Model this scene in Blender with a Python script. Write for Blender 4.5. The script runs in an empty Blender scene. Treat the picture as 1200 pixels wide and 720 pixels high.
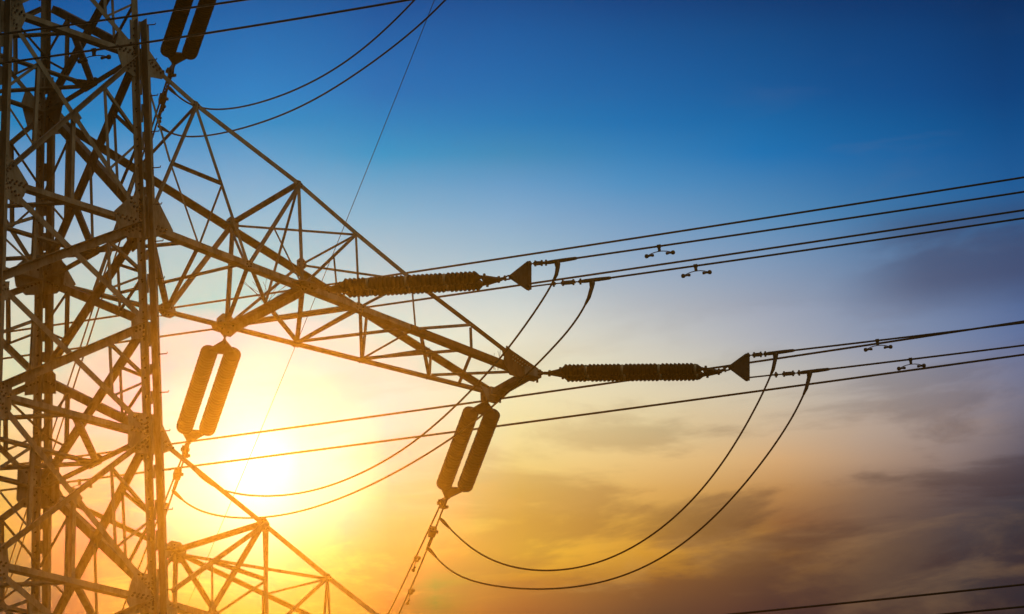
import bpy, math, random
from mathutils import Vector, Matrix

random.seed(7)
V = Vector
scene = bpy.context.scene
col = scene.collection

# ---------------------------------------------------------------- camera
CAM = V((-25.798, -38.318, 1.6))
FWD = V((0.625114, 0.673259, 0.394912)); RIGHT = V((0.74329, -0.667893, -0.037922)); UP = V((-0.238228, -0.31724, 0.917936))
cd = bpy.data.cameras.new('camera'); cam = bpy.data.objects.new('camera', cd); col.objects.link(cam)
cd.sensor_width = 36; cd.lens = 120; cd.clip_start = 0.1; cd.clip_end = 20000
m = Matrix((RIGHT, UP, -FWD)).transposed().to_4x4(); m.translation = CAM
cam.matrix_world = m
scene.camera = cam

# ---------------------------------------------------------------- sun, sky, exposure
SUN_DIR = V((0.5742, 0.7440, 0.3417)).normalized()
SUN_EL = math.asin(SUN_DIR.z)
SUN_AZ = math.atan2(SUN_DIR.x, SUN_DIR.y)           # from +Y towards +X
SUN_STRENGTH = 0.52
SUN_COLOR = (1.0, 0.68, 0.45)
HAZE_DENSITY = 0.003
HAZE_G = 0.981
sl = bpy.data.lights.new('sun', 'SUN'); sl.energy = SUN_STRENGTH; sl.color = SUN_COLOR; sl.angle = math.radians(5.6)   # the disc is veiled and spread by the evening haze
so = bpy.data.objects.new('sun', sl); col.objects.link(so)
so.rotation_euler = SUN_DIR.to_track_quat('Z', 'Y').to_euler(); so.location = (40, 50, 60)

scene.view_settings.view_transform = 'Standard'; scene.view_settings.look = 'None'
scene.view_settings.exposure = 0; scene.view_settings.gamma = 1; scene.view_settings.use_curve_mapping = False

def lin(c):
    return tuple((x / 255 / 12.92) if x / 255 <= 0.04045 else ((x / 255 + 0.055) / 1.055) ** 2.4 for x in c)

world = bpy.data.worlds.new('World'); scene.world = world; world.use_nodes = True
nt = world.node_tree; N = nt.nodes; L = nt.links; N.clear()
def node(t, **k):
    n = N.new(t)
    for a, b in k.items(): setattr(n, a, b)
    return n
def math_(op, a, b=None, c=None, clamp=False):
    n = node('ShaderNodeMath', operation=op); n.use_clamp = clamp
    for i, v in enumerate((a, b, c)):
        if v is None: continue
        if isinstance(v, (int, float)): n.inputs[i].default_value = v
        else: L.new(v, n.inputs[i])
    return n.outputs[0]
def mixc(f, a, b, mode='MIX'):
    n = node('ShaderNodeMix', data_type='RGBA', blend_type=mode); n.clamp_result = False
    for s, v in ((n.inputs[0], f), (n.inputs[6], a), (n.inputs[7], b)):
        if isinstance(v, (int, float)): s.default_value = v
        elif isinstance(v, tuple): s.default_value = (*v, 1)
        else: L.new(v, s)
    return n.outputs[2]
def dotc(vec, d):
    n = node('ShaderNodeVectorMath', operation='DOT_PRODUCT'); L.new(vec, n.inputs[0]); n.inputs[1].default_value = d
    return n.outputs['Value']
tc = node('ShaderNodeTexCoord'); G = tc.outputs['Generated']
sep = node('ShaderNodeSeparateXYZ'); L.new(G, sep.inputs[0])
# elevation above the horizon and bearing to the right of the sun, both in degrees
el = math_('MULTIPLY', math_('ARCSINE', sep.outputs[2]), 57.2958)
hx = SUN_DIR.x / math.hypot(SUN_DIR.x, SUN_DIR.y); hy = SUN_DIR.y / math.hypot(SUN_DIR.x, SUN_DIR.y)
br = math_('MULTIPLY', math_('ARCTAN2', dotc(G, (hy, -hx, 0)), dotc(G, (hx, hy, 0))), 57.2958)

CLOUD_ON = 1.0
# clouds: thin streaked veils low in the sky, drawn out along the horizon
comb = node('ShaderNodeCombineXYZ')
L.new(math_('MULTIPLY', br, 0.15), comb.inputs[0]); L.new(math_('ADD', math_('MULTIPLY', el, 0.62), math_('MULTIPLY', br, -0.02)), comb.inputs[1])
def noise(scale, detail, rough, dist, off):
    mp = node('ShaderNodeMapping'); L.new(comb.outputs[0], mp.inputs[0]); mp.inputs['Location'].default_value = off
    n = node('ShaderNodeTexNoise'); L.new(mp.outputs[0], n.inputs[0])
    n.inputs['Scale'].default_value = scale; n.inputs['Detail'].default_value = detail
    n.inputs['Roughness'].default_value = rough; n.inputs['Distortion'].default_value = dist
    return n.outputs['Fac']
def rng(v, a, b, c=0.0, d=1.0, smooth=True):
    n = node('ShaderNodeMapRange'); n.interpolation_type = 'SMOOTHSTEP' if smooth else 'LINEAR'
    L.new(v, n.inputs[0]); n.inputs[1].default_value = a; n.inputs[2].default_value = b; n.inputs[3].default_value = c; n.inputs[4].default_value = d
    return n.outputs[0]

def ramp(stops, gain=1.0):
    r = node('ShaderNodeValToRGB'); e = r.color_ramp.elements
    lo, hi = 14.0, 32.0
    L.new(rng(el, lo, hi, smooth=False), r.inputs[0])
    stops = sorted(stops)
    for i, (d, c) in enumerate(stops):
        p = (d - lo) / (hi - lo)
        q = e[i] if i < 2 else e.new(p)
        q.position = p
    for q, (d, c) in zip(e, stops):
        q.color = (*[x * gain for x in c], 1)
    return r.outputs[0]

def px2el(x, y):
    d = (FWD * 4000 + RIGHT * (x - 600) - UP * (y - 360)).normalized()
    return math.degrees(math.asin(d.z))
def px2br(x, y):
    d = (FWD * 4000 + RIGHT * (x - 600) - UP * (y - 360)).normalized()
    return math.degrees(math.atan2(d.x * hy - d.y * hx, d.x * hx + d.y * hy))
# linear sky radiance at measured places of the evening sky (columns at nine bearings, top to bottom)
SKY = {
    0: {0: (0.0000, 0.0989, 0.3676), 36: (0.0000, 0.1275, 0.4136), 72: (0.0000, 0.1570, 0.4641), 108: (0.0000, 0.1991, 0.5156), 144: (0.0012, 0.2546, 0.5738), 180: (0.1217, 0.3436, 0.6344), 216: (0.2201, 0.4148, 0.6680), 252: (0.2814, 0.4574, 0.6681), 288: (0.4664, 0.5906, 0.6685), 324: (0.6574, 0.7276, 0.6625), 360: (0.7412, 0.7878, 0.6385), 396: (0.7519, 0.8120, 0.6021), 432: (0.7380, 0.8135, 0.5445), 468: (0.6573, 0.7885, 0.4486), 504: (0.8340, 0.7546, 0.3397), 540: (0.8340, 0.6877, 0.2359), 576: (0.7761, 0.5718, 0.1447), 612: (0.6458, 0.4147, 0.0820), 648: (0.2574, 0.2586, 0.0563), 684: (0.2189, 0.1578, 0.0591), 720: (0.0000, 0.0216, 0.0447)},
    50: {0: (0.0000, 0.1061, 0.3844), 36: (0.0000, 0.1398, 0.4398), 72: (0.0000, 0.1686, 0.4877), 108: (0.0000, 0.2097, 0.5424), 144: (0.0000, 0.2641, 0.5998), 180: (0.1133, 0.3571, 0.6626), 216: (0.2248, 0.4345, 0.6873), 252: (0.3098, 0.5002, 0.6871), 288: (0.4654, 0.6172, 0.6841), 324: (0.6052, 0.7233, 0.6739), 360: (0.6469, 0.7682, 0.6461), 396: (0.6478, 0.7907, 0.6058), 432: (0.5331, 0.7832, 0.5818), 468: (0.7073, 0.7454, 0.5107), 504: (0.8746, 0.6712, 0.4422), 540: (0.8894, 0.5767, 0.3339), 576: (0.8507, 0.4468, 0.2281), 612: (0.7638, 0.3133, 0.1411), 648: (0.3784, 0.1930, 0.0919), 684: (0.0000, 0.1036, 0.0730), 720: (0.0000, 0.0000, 0.0530)},
    100: {0: (0.0000, 0.1098, 0.3968), 36: (0.0000, 0.1481, 0.4557), 72: (0.0000, 0.1777, 0.5089), 108: (0.0000, 0.2156, 0.5615), 144: (0.0000, 0.2696, 0.6185), 180: (0.1050, 0.3646, 0.6817), 216: (0.2234, 0.4524, 0.7062), 252: (0.3221, 0.5322, 0.7065), 288: (0.4479, 0.6323, 0.7014), 324: (0.5242, 0.7068, 0.6849), 360: (0.5101, 0.7367, 0.6558), 396: (0.4345, 0.7433, 0.6218), 432: (0.5703, 0.6762, 0.5989), 468: (0.7817, 0.5892, 0.5534), 504: (0.9152, 0.4662, 0.5122), 540: (0.9447, 0.3526, 0.4073), 576: (0.9254, 0.2310, 0.2825), 612: (0.8819, 0.0980, 0.1806), 648: (0.6122, 0.0029, 0.1086), 684: (0.0108, 0.0000, 0.0721), 720: (0.0000, 0.0000, 0.0513)},
    150: {0: (0.0000, 0.1151, 0.4082), 36: (0.0000, 0.1561, 0.4745), 72: (0.0000, 0.1899, 0.5306), 108: (0.0000, 0.2234, 0.5810), 144: (0.0000, 0.2781, 0.6381), 180: (0.0994, 0.3725, 0.7002), 216: (0.2195, 0.4699, 0.7288), 252: (0.3410, 0.5631, 0.7193), 288: (0.4260, 0.6466, 0.7123), 324: (0.4408, 0.6898, 0.6970), 360: (0.3271, 0.6861, 0.6599), 396: (0.3812, 0.6544, 0.6218), 432: (0.6580, 0.5212, 0.5994), 468: (0.8562, 0.3745, 0.5758), 504: (0.9557, 0.3350, 0.5435), 540: (1.0000, 0.2800, 0.4426), 576: (1.0000, 0.0687, 0.2887), 612: (1.0000, 0.0000, 0.1858), 648: (0.8459, 0.0000, 0.1156), 684: (0.5198, 0.0000, 0.0682), 720: (0.0000, 0.0000, 0.0390)},
    200: {0: (0.0000, 0.1194, 0.4093), 36: (0.0000, 0.1606, 0.4877), 72: (0.0000, 0.1942, 0.5457), 108: (0.0000, 0.2298, 0.6071), 144: (0.0000, 0.2841, 0.6497), 180: (0.0842, 0.3753, 0.7039), 216: (0.2088, 0.4709, 0.7283), 252: (0.3106, 0.5631, 0.7265), 288: (0.3712, 0.6392, 0.7185), 324: (0.3728, 0.6760, 0.7016), 360: (0.1971, 0.6507, 0.6769), 396: (0.5554, 0.6162, 0.6830), 432: (0.8200, 0.4186, 0.6640), 468: (0.9521, 0.5231, 0.6593), 504: (0.9852, 0.6701, 0.6382), 540: (1.0000, 0.6738, 0.5740), 576: (1.0000, 0.5194, 0.4637), 612: (0.9981, 0.1755, 0.3246), 648: (0.9134, 0.0000, 0.1359), 684: (0.5566, 0.0000, 0.0573), 720: (0.0600, 0.0000, 0.0231)},
    250: {0: (0.0000, 0.1214, 0.4128), 36: (0.0000, 0.1629, 0.4898), 72: (0.0000, 0.1988, 0.5607), 108: (0.0000, 0.2376, 0.6283), 144: (0.0000, 0.2924, 0.6561), 180: (0.0821, 0.3802, 0.7068), 216: (0.1837, 0.4719, 0.7415), 252: (0.2847, 0.5593, 0.7369), 288: (0.3445, 0.6408, 0.7298), 324: (0.3345, 0.6829, 0.7118), 360: (0.1343, 0.6612, 0.7098), 396: (0.6698, 0.5670, 0.7159), 432: (0.9075, 0.5257, 0.6805), 468: (1.0000, 0.7380, 0.6155), 504: (1.0000, 0.8918, 0.5057), 540: (1.0000, 0.9138, 0.3619), 576: (1.0000, 0.8274, 0.2954), 612: (0.9981, 0.5752, 0.2618), 648: (0.9648, 0.0000, 0.0945), 684: (0.6387, 0.0000, 0.0386), 720: (0.1972, 0.0000, 0.0071)},
    300: {0: (0.0000, 0.1247, 0.4191), 36: (0.0000, 0.1671, 0.5015), 72: (0.0000, 0.2061, 0.5793), 108: (0.0000, 0.2507, 0.6474), 144: (0.0000, 0.2968, 0.6588), 180: (0.0863, 0.3886, 0.7129), 216: (0.1821, 0.4770, 0.7494), 252: (0.2555, 0.5610, 0.7712), 288: (0.3466, 0.6552, 0.7387), 324: (0.3457, 0.7234, 0.7376), 360: (0.2456, 0.7290, 0.7544), 396: (0.7244, 0.5876, 0.7306), 432: (0.9205, 0.6094, 0.6822), 468: (1.0000, 0.8239, 0.5559), 504: (1.0000, 1.0000, 0.4820), 540: (1.0000, 1.0000, 0.7083), 576: (1.0000, 0.9469, 0.3930), 612: (1.0000, 0.7970, 0.2149), 648: (1.0000, 0.1307, 0.1076), 684: (0.7661, 0.0000, 0.0564), 720: (0.4041, 0.0000, 0.0000)},
    350: {0: (0.0000, 0.1193, 0.4009), 36: (0.0000, 0.1618, 0.4887), 72: (0.0000, 0.1963, 0.5565), 108: (0.0000, 0.2379, 0.6214), 144: (0.0000, 0.2902, 0.6462), 180: (0.0565, 0.3736, 0.6977), 216: (0.1569, 0.4657, 0.7409), 252: (0.2544, 0.5504, 0.7555), 288: (0.3382, 0.6316, 0.7547), 324: (0.3794, 0.7022, 0.7528), 360: (0.2861, 0.7478, 0.7645), 396: (0.6432, 0.6418, 0.7447), 432: (0.8894, 0.5066, 0.6839), 468: (0.9956, 0.6802, 0.5615), 504: (1.0000, 0.8430, 0.3881), 540: (1.0000, 0.8894, 0.2281), 576: (1.0000, 0.7852, 0.1348), 612: (1.0000, 0.4234, 0.1296), 648: (0.9489, 0.0000, 0.0029), 684: (0.6216, 0.0000, 0.0000), 720: (0.0963, 0.0000, 0.0000)},
    400: {0: (0.0000, 0.1098, 0.3843), 36: (0.0000, 0.1503, 0.4705), 72: (0.0000, 0.1815, 0.5301), 108: (0.0000, 0.2213, 0.5900), 144: (0.0000, 0.2777, 0.6302), 180: (0.0344, 0.3558, 0.6767), 216: (0.1385, 0.4490, 0.7257), 252: (0.2413, 0.5381, 0.7536), 288: (0.3502, 0.6133, 0.7555), 324: (0.4316, 0.6918, 0.7544), 360: (0.4308, 0.7700, 0.7623), 396: (0.5544, 0.7621, 0.7573), 432: (0.8433, 0.6030, 0.7334), 468: (0.9818, 0.5448, 0.6650), 504: (0.9958, 0.6579, 0.6023), 540: (1.0000, 0.6623, 0.5110), 576: (1.0000, 0.4931, 0.3881), 612: (1.0000, 0.0000, 0.2056), 648: (0.9230, 0.0000, 0.0424), 684: (0.4906, 0.0000, 0.0100), 720: (0.0000, 0.0000, 0.0000)},
    450: {0: (0.0000, 0.0954, 0.3612), 36: (0.0000, 0.1306, 0.4404), 72: (0.0000, 0.1611, 0.5021), 108: (0.0000, 0.1881, 0.5479), 144: (0.0000, 0.2562, 0.6086), 180: (0.0025, 0.3378, 0.6677), 216: (0.1188, 0.4257, 0.7070), 252: (0.2235, 0.5217, 0.7482), 288: (0.3682, 0.6035, 0.7451), 324: (0.4843, 0.6837, 0.7425), 360: (0.5850, 0.7775, 0.7457), 396: (0.5518, 0.8607, 0.7638), 432: (0.7823, 0.8056, 0.7613), 468: (0.9587, 0.7140, 0.7209), 504: (0.9873, 0.5915, 0.6461), 540: (1.0000, 0.4490, 0.5014), 576: (1.0000, 0.3408, 0.3203), 612: (1.0000, 0.2015, 0.1333), 648: (0.9223, 0.1139, 0.0607), 684: (0.3730, 0.0570, 0.0428), 720: (0.0000, 0.0000, 0.0103)},
    500: {0: (0.0000, 0.0904, 0.3512), 36: (0.0000, 0.1286, 0.4300), 72: (0.0000, 0.1572, 0.4901), 108: (0.0000, 0.1849, 0.5362), 144: (0.0000, 0.2466, 0.5931), 180: (0.0143, 0.3266, 0.6457), 216: (0.1206, 0.4113, 0.6992), 252: (0.2288, 0.5076, 0.7459), 288: (0.3577, 0.5900, 0.7455), 324: (0.4996, 0.6865, 0.7541), 360: (0.6560, 0.7964, 0.7565), 396: (0.7207, 0.8989, 0.7629), 432: (0.6919, 0.9008, 0.7398), 468: (0.8901, 0.8648, 0.6847), 504: (0.9279, 0.8067, 0.6080), 540: (0.9314, 0.7200, 0.4834), 576: (0.9040, 0.6257, 0.3153), 612: (0.8734, 0.4761, 0.1595), 648: (0.8901, 0.4265, 0.0865), 684: (0.0813, 0.2598, 0.0505), 720: (0.0081, 0.0993, 0.0200)},
    550: {0: (0.0000, 0.0902, 0.3401), 36: (0.0000, 0.1228, 0.4139), 72: (0.0000, 0.1518, 0.4781), 108: (0.0000, 0.1809, 0.5241), 144: (0.0000, 0.2351, 0.5775), 180: (0.0223, 0.3113, 0.6172), 216: (0.1197, 0.3988, 0.6958), 252: (0.2296, 0.4917, 0.7373), 288: (0.3535, 0.5764, 0.7418), 324: (0.4967, 0.6777, 0.7581), 360: (0.6802, 0.7992, 0.7691), 396: (0.8219, 0.9107, 0.7585), 432: (0.8552, 0.9383, 0.7088), 468: (0.8249, 0.9151, 0.6270), 504: (0.8685, 0.8685, 0.5221), 540: (0.8629, 0.7779, 0.3867), 576: (0.8080, 0.6773, 0.2407), 612: (0.7468, 0.5613, 0.1214), 648: (0.8578, 0.5333, 0.0727), 684: (0.5338, 0.3039, 0.0451), 720: (0.3869, 0.1388, 0.0225)},
    600: {0: (0.0000, 0.0887, 0.3309), 36: (0.0000, 0.1216, 0.4086), 72: (0.0000, 0.1481, 0.4635), 108: (0.0000, 0.1782, 0.5125), 144: (0.0000, 0.2263, 0.5618), 180: (0.0322, 0.2965, 0.5844), 216: (0.1231, 0.3872, 0.6913), 252: (0.2281, 0.4787, 0.7390), 288: (0.3392, 0.5627, 0.7369), 324: (0.4937, 0.6703, 0.7594), 360: (0.6866, 0.7952, 0.7792), 396: (0.8732, 0.9081, 0.7515), 432: (0.9345, 0.9418, 0.6754), 468: (0.9690, 0.9243, 0.5604), 504: (0.9475, 0.8581, 0.4316), 540: (0.9248, 0.7627, 0.2973), 576: (0.8761, 0.6240, 0.1526), 612: (0.8667, 0.5477, 0.0806), 648: (0.9393, 0.5834, 0.0545), 684: (0.6406, 0.2750, 0.0306), 720: (0.3685, 0.1092, 0.0202)},
    675: {0: (0.0000, 0.0801, 0.3027), 36: (0.0000, 0.1112, 0.3780), 72: (0.0000, 0.1366, 0.4324), 108: (0.0000, 0.1650, 0.4824), 144: (0.0000, 0.2099, 0.5389), 180: (0.0279, 0.2748, 0.5832), 216: (0.1000, 0.3578, 0.6702), 252: (0.2009, 0.4336, 0.7027), 288: (0.3038, 0.5079, 0.7051), 324: (0.4464, 0.5993, 0.7222), 360: (0.6293, 0.7120, 0.7302), 396: (0.7924, 0.8169, 0.7109), 432: (0.8893, 0.8677, 0.6497), 468: (0.9487, 0.8625, 0.5451), 504: (0.9575, 0.8125, 0.4240), 540: (0.9663, 0.7196, 0.2929), 576: (0.9159, 0.5801, 0.1587), 612: (0.8575, 0.4879, 0.0829), 648: (0.8908, 0.4709, 0.0527), 684: (0.5313, 0.2365, 0.0348), 720: (0.2595, 0.1025, 0.0282)},
    750: {0: (0.0000, 0.0677, 0.2716), 36: (0.0000, 0.1007, 0.3445), 72: (0.0000, 0.1252, 0.4052), 108: (0.0000, 0.1539, 0.4597), 144: (0.0000, 0.1913, 0.5221), 180: (0.0234, 0.2542, 0.5855), 216: (0.0693, 0.3274, 0.6534), 252: (0.1665, 0.3896, 0.6678), 288: (0.2624, 0.4484, 0.6745), 324: (0.3906, 0.5243, 0.6809), 360: (0.5410, 0.6151, 0.6784), 396: (0.6903, 0.7163, 0.6727), 432: (0.8115, 0.7793, 0.6184), 468: (0.8869, 0.7891, 0.5213), 504: (0.8986, 0.7454, 0.4008), 540: (0.9396, 0.6511, 0.2711), 576: (0.8395, 0.4928, 0.1429), 612: (0.7389, 0.3961, 0.0709), 648: (0.7417, 0.3551, 0.0417), 684: (0.3868, 0.1622, 0.0293), 720: (0.1171, 0.0623, 0.0309)},
    825: {0: (0.0000, 0.0630, 0.2492), 36: (0.0000, 0.0916, 0.3172), 72: (0.0000, 0.1132, 0.3748), 108: (0.0000, 0.1393, 0.4273), 144: (0.0000, 0.1751, 0.4891), 180: (0.0152, 0.2274, 0.5587), 216: (0.0624, 0.2930, 0.6094), 252: (0.1349, 0.3502, 0.6279), 288: (0.2275, 0.4053, 0.6378), 324: (0.3382, 0.4667, 0.6403), 360: (0.4739, 0.5408, 0.6362), 396: (0.5827, 0.6154, 0.6343), 432: (0.7178, 0.6957, 0.5917), 468: (0.8028, 0.7133, 0.5074), 504: (0.8285, 0.6588, 0.3904), 540: (0.8658, 0.5685, 0.2508), 576: (0.7192, 0.3996, 0.1257), 612: (0.5269, 0.2705, 0.0632), 648: (0.5518, 0.2657, 0.0440), 684: (0.3054, 0.1389, 0.0390), 720: (0.1469, 0.0629, 0.0340)},
    900: {0: (0.0000, 0.0558, 0.2210), 36: (0.0000, 0.0831, 0.2910), 72: (0.0000, 0.1029, 0.3423), 108: (0.0000, 0.1232, 0.3924), 144: (0.0000, 0.1639, 0.4679), 180: (0.0023, 0.2011, 0.5397), 216: (0.0506, 0.2558, 0.5621), 252: (0.0968, 0.3120, 0.5927), 288: (0.1877, 0.3623, 0.6053), 324: (0.2857, 0.4083, 0.6008), 360: (0.3933, 0.4610, 0.5927), 396: (0.4734, 0.5161, 0.5972), 432: (0.6140, 0.6091, 0.5657), 468: (0.7150, 0.6321, 0.4898), 504: (0.7458, 0.5722, 0.3800), 540: (0.7898, 0.4828, 0.2299), 576: (0.5902, 0.3040, 0.1094), 612: (0.3206, 0.1432, 0.0546), 648: (0.3441, 0.1580, 0.0422), 684: (0.1890, 0.0963, 0.0450), 720: (0.0823, 0.0399, 0.0360)},
    1000: {0: (0.0000, 0.0475, 0.1964), 36: (0.0000, 0.0691, 0.2536), 72: (0.0000, 0.0839, 0.2989), 108: (0.0000, 0.1012, 0.3448), 144: (0.0000, 0.1350, 0.4067), 180: (0.0047, 0.1669, 0.4710), 216: (0.0325, 0.2050, 0.4928), 252: (0.0623, 0.2481, 0.5185), 288: (0.1327, 0.2832, 0.5173), 324: (0.1995, 0.3169, 0.5197), 360: (0.2727, 0.3560, 0.5261), 396: (0.3318, 0.3972, 0.5398), 432: (0.4411, 0.4507, 0.4963), 468: (0.5305, 0.4697, 0.4326), 504: (0.5677, 0.4465, 0.3601), 540: (0.5330, 0.3632, 0.2517), 576: (0.3074, 0.1879, 0.1204), 612: (0.1899, 0.1152, 0.0809), 648: (0.1715, 0.1017, 0.0636), 684: (0.1219, 0.0755, 0.0546), 720: (0.0764, 0.0490, 0.0402)},
    1100: {0: (0.0000, 0.0432, 0.1818), 36: (0.0000, 0.0603, 0.2322), 72: (0.0000, 0.0718, 0.2681), 108: (0.0000, 0.0847, 0.3071), 144: (0.0000, 0.1123, 0.3581), 180: (0.0042, 0.1381, 0.4112), 216: (0.0193, 0.1649, 0.4343), 252: (0.0371, 0.1951, 0.4497), 288: (0.0902, 0.2172, 0.4361), 324: (0.1361, 0.2407, 0.4442), 360: (0.1818, 0.2668, 0.4600), 396: (0.2204, 0.2962, 0.4788), 432: (0.3022, 0.3224, 0.4294), 468: (0.3695, 0.3345, 0.3704), 504: (0.3857, 0.3129, 0.3037), 540: (0.3213, 0.2407, 0.2194), 576: (0.1413, 0.1031, 0.1065), 612: (0.0898, 0.0701, 0.0767), 648: (0.0660, 0.0543, 0.0622), 684: (0.0604, 0.0480, 0.0520), 720: (0.0409, 0.0342, 0.0399)},
    1200: {0: (0.0000, 0.0345, 0.1465), 36: (0.0000, 0.0461, 0.1845), 72: (0.0000, 0.0540, 0.2142), 108: (0.0000, 0.0640, 0.2468), 144: (0.0003, 0.0849, 0.2947), 180: (0.0048, 0.1058, 0.3407), 216: (0.0103, 0.1242, 0.3672), 252: (0.0200, 0.1428, 0.3675), 288: (0.0598, 0.1589, 0.3543), 324: (0.0844, 0.1684, 0.3639), 360: (0.1060, 0.1813, 0.3879), 396: (0.1278, 0.1977, 0.4083), 432: (0.1738, 0.2038, 0.3519), 468: (0.1977, 0.1987, 0.2895), 504: (0.1615, 0.1498, 0.2046), 540: (0.0920, 0.0908, 0.1424), 576: (0.0380, 0.0462, 0.0771), 612: (0.0288, 0.0326, 0.0524), 648: (0.0326, 0.0305, 0.0466), 684: (0.0216, 0.0233, 0.0405), 720: (0.0101, 0.0161, 0.0333)},
}

SKY_GAIN = 1.0
cols = []
for x, st in SKY.items():
    cols.append((px2br(x, 360), ramp([(px2el(x, y), c) for y, c in st.items()], SKY_GAIN)))
base = cols[0][1]
for (a, _), (b, r) in zip(cols, cols[1:]):
    base = mixc(rng(br, a, b, smooth=False), base, r)
# cloud veils
n1 = noise(1.15, 9, 0.58, 0.35, (3.1, 1.7, 0)); n2 = noise(1.7, 8, 0.60, 0.45, (8.4, 5.2, 0)); n3 = noise(0.75, 7, 0.58, 0.7, (1.3, 9.2, 0))
low = rng(el, 17.5, 24.5, 1.0, 0.0)
right_ = rng(br, 1.5, 10.0)
def add_cloud(base, f, c): return mixc(math_('MULTIPLY', f, CLOUD_ON), base, c)
dark = math_('MULTIPLY', math_('MULTIPLY', rng(n1, 0.45, 0.58), low), math_('MULTIPLY_ADD', right_, 0.30, 0.36))
base = add_cloud(base, dark, mixc(right_, lin((178, 122, 70)), lin((58, 44, 52))))
bright = math_('MULTIPLY', math_('MULTIPLY', rng(n2, 0.50, 0.70), low), math_('MULTIPLY_ADD', right_, -0.42, 0.60))
base = add_cloud(base, bright, mixc(right_, lin((255, 205, 90)), lin((205, 160, 110))))
# a soft dark bank at the right, above the middle, and thin high wisps
bank = math_('MULTIPLY', math_('MULTIPLY', rng(n3, 0.36, 0.55), rng(br, 10.8, 13.0)), math_('MULTIPLY', rng(el, 22.5, 23.3), rng(el, 24.7, 24.0)))
base = add_cloud(base, math_('MULTIPLY', bank, 0.55), lin((62, 62, 98)))
wisp = math_('MULTIPLY', math_('MULTIPLY', rng(n2, 0.54, 0.74), rng(el, 21.0, 24.0)), math_('MULTIPLY', rng(el, 28.5, 25.5), math_('MULTIPLY', rng(br, 4, 9), 0.10)))
base = add_cloud(base, wisp, lin((115, 120, 150)))
# the unseen rest of the dome is dimmed so the shaded steel stays dark
away = math_('MULTIPLY', rng(math_('ABSOLUTE', math_('SUBTRACT', br, 4.0)), 16.0, 60.0, 1.0, 0.03), rng(el, 31.0, 60.0, 1.0, 0.25))
away = math_('MULTIPLY', away, rng(el, 7.0, 16.5, 0.06, 1.0))
base = mixc(1.0, base, away, 'MULTIPLY')
# the glow around the sun itself
sd = dotc(G, tuple(V((0.5803, 0.7347, 0.3513)).normalized()))   # sun's glow put into the sky colour here; the lamp sits slightly lower
ang = math_('MULTIPLY', math_('ARCCOSINE', math_('MINIMUM', sd, 0.9999999)), 57.2958)
def gauss(s, amp): return math_('MULTIPLY', math_('EXPONENT', math_('MULTIPLY', math_('POWER', math_('DIVIDE', ang, s), 2.0), -1.0)), amp)
glow1 = gauss(1.25, 1.1); glow2 = gauss(2.6, 0.12)
base = mixc(1.0, base, mixc(1.0, (0.0, 0.0, 0.0), mixc(glow1, (0, 0, 0), (1.0, 0.95, 0.85)), 'ADD'), 'ADD')
base = mixc(1.0, base, mixc(glow2, (0, 0, 0), (0.9, 0.8, 0.65)), 'ADD')
# a glow lobe added to the unseen sky, high behind, lights the steel's near sides
back = math_('POWER', math_('MAXIMUM', dotc(G, tuple(V((0.05, -0.74, 0.67)).normalized())), 0.0), 10.0)
base = mixc(1.0, base, mixc(back, (0, 0, 0), (0.80, 0.70, 0.45)), "ADD")
# physically based sky under it all
sky = node('ShaderNodeTexSky', sky_type='NISHITA'); sky.sun_disc = False
sky.sun_elevation = SUN_EL; sky.sun_rotation = SUN_AZ; sky.altitude = 300; sky.dust_density = 2.0
bg1 = node('ShaderNodeBackground'); L.new(base, bg1.inputs[0]); bg1.inputs[1].default_value = 1.0
bg2 = node('ShaderNodeBackground'); L.new(sky.outputs[0], bg2.inputs[0]); bg2.inputs[1].default_value = 0.0001
add = node('ShaderNodeAddShader'); L.new(bg1.outputs[0], add.inputs[0]); L.new(bg2.outputs[0], add.inputs[1])
wo = node('ShaderNodeOutputWorld'); L.new(add.outputs[0], wo.inputs[0])
world.cycles.sampling_method = 'MANUAL'; world.cycles.sample_map_resolution = 1024
scene.cycles.max_bounces = 6; scene.cycles.volume_bounces = 0; scene.cycles.use_denoising = True

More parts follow.
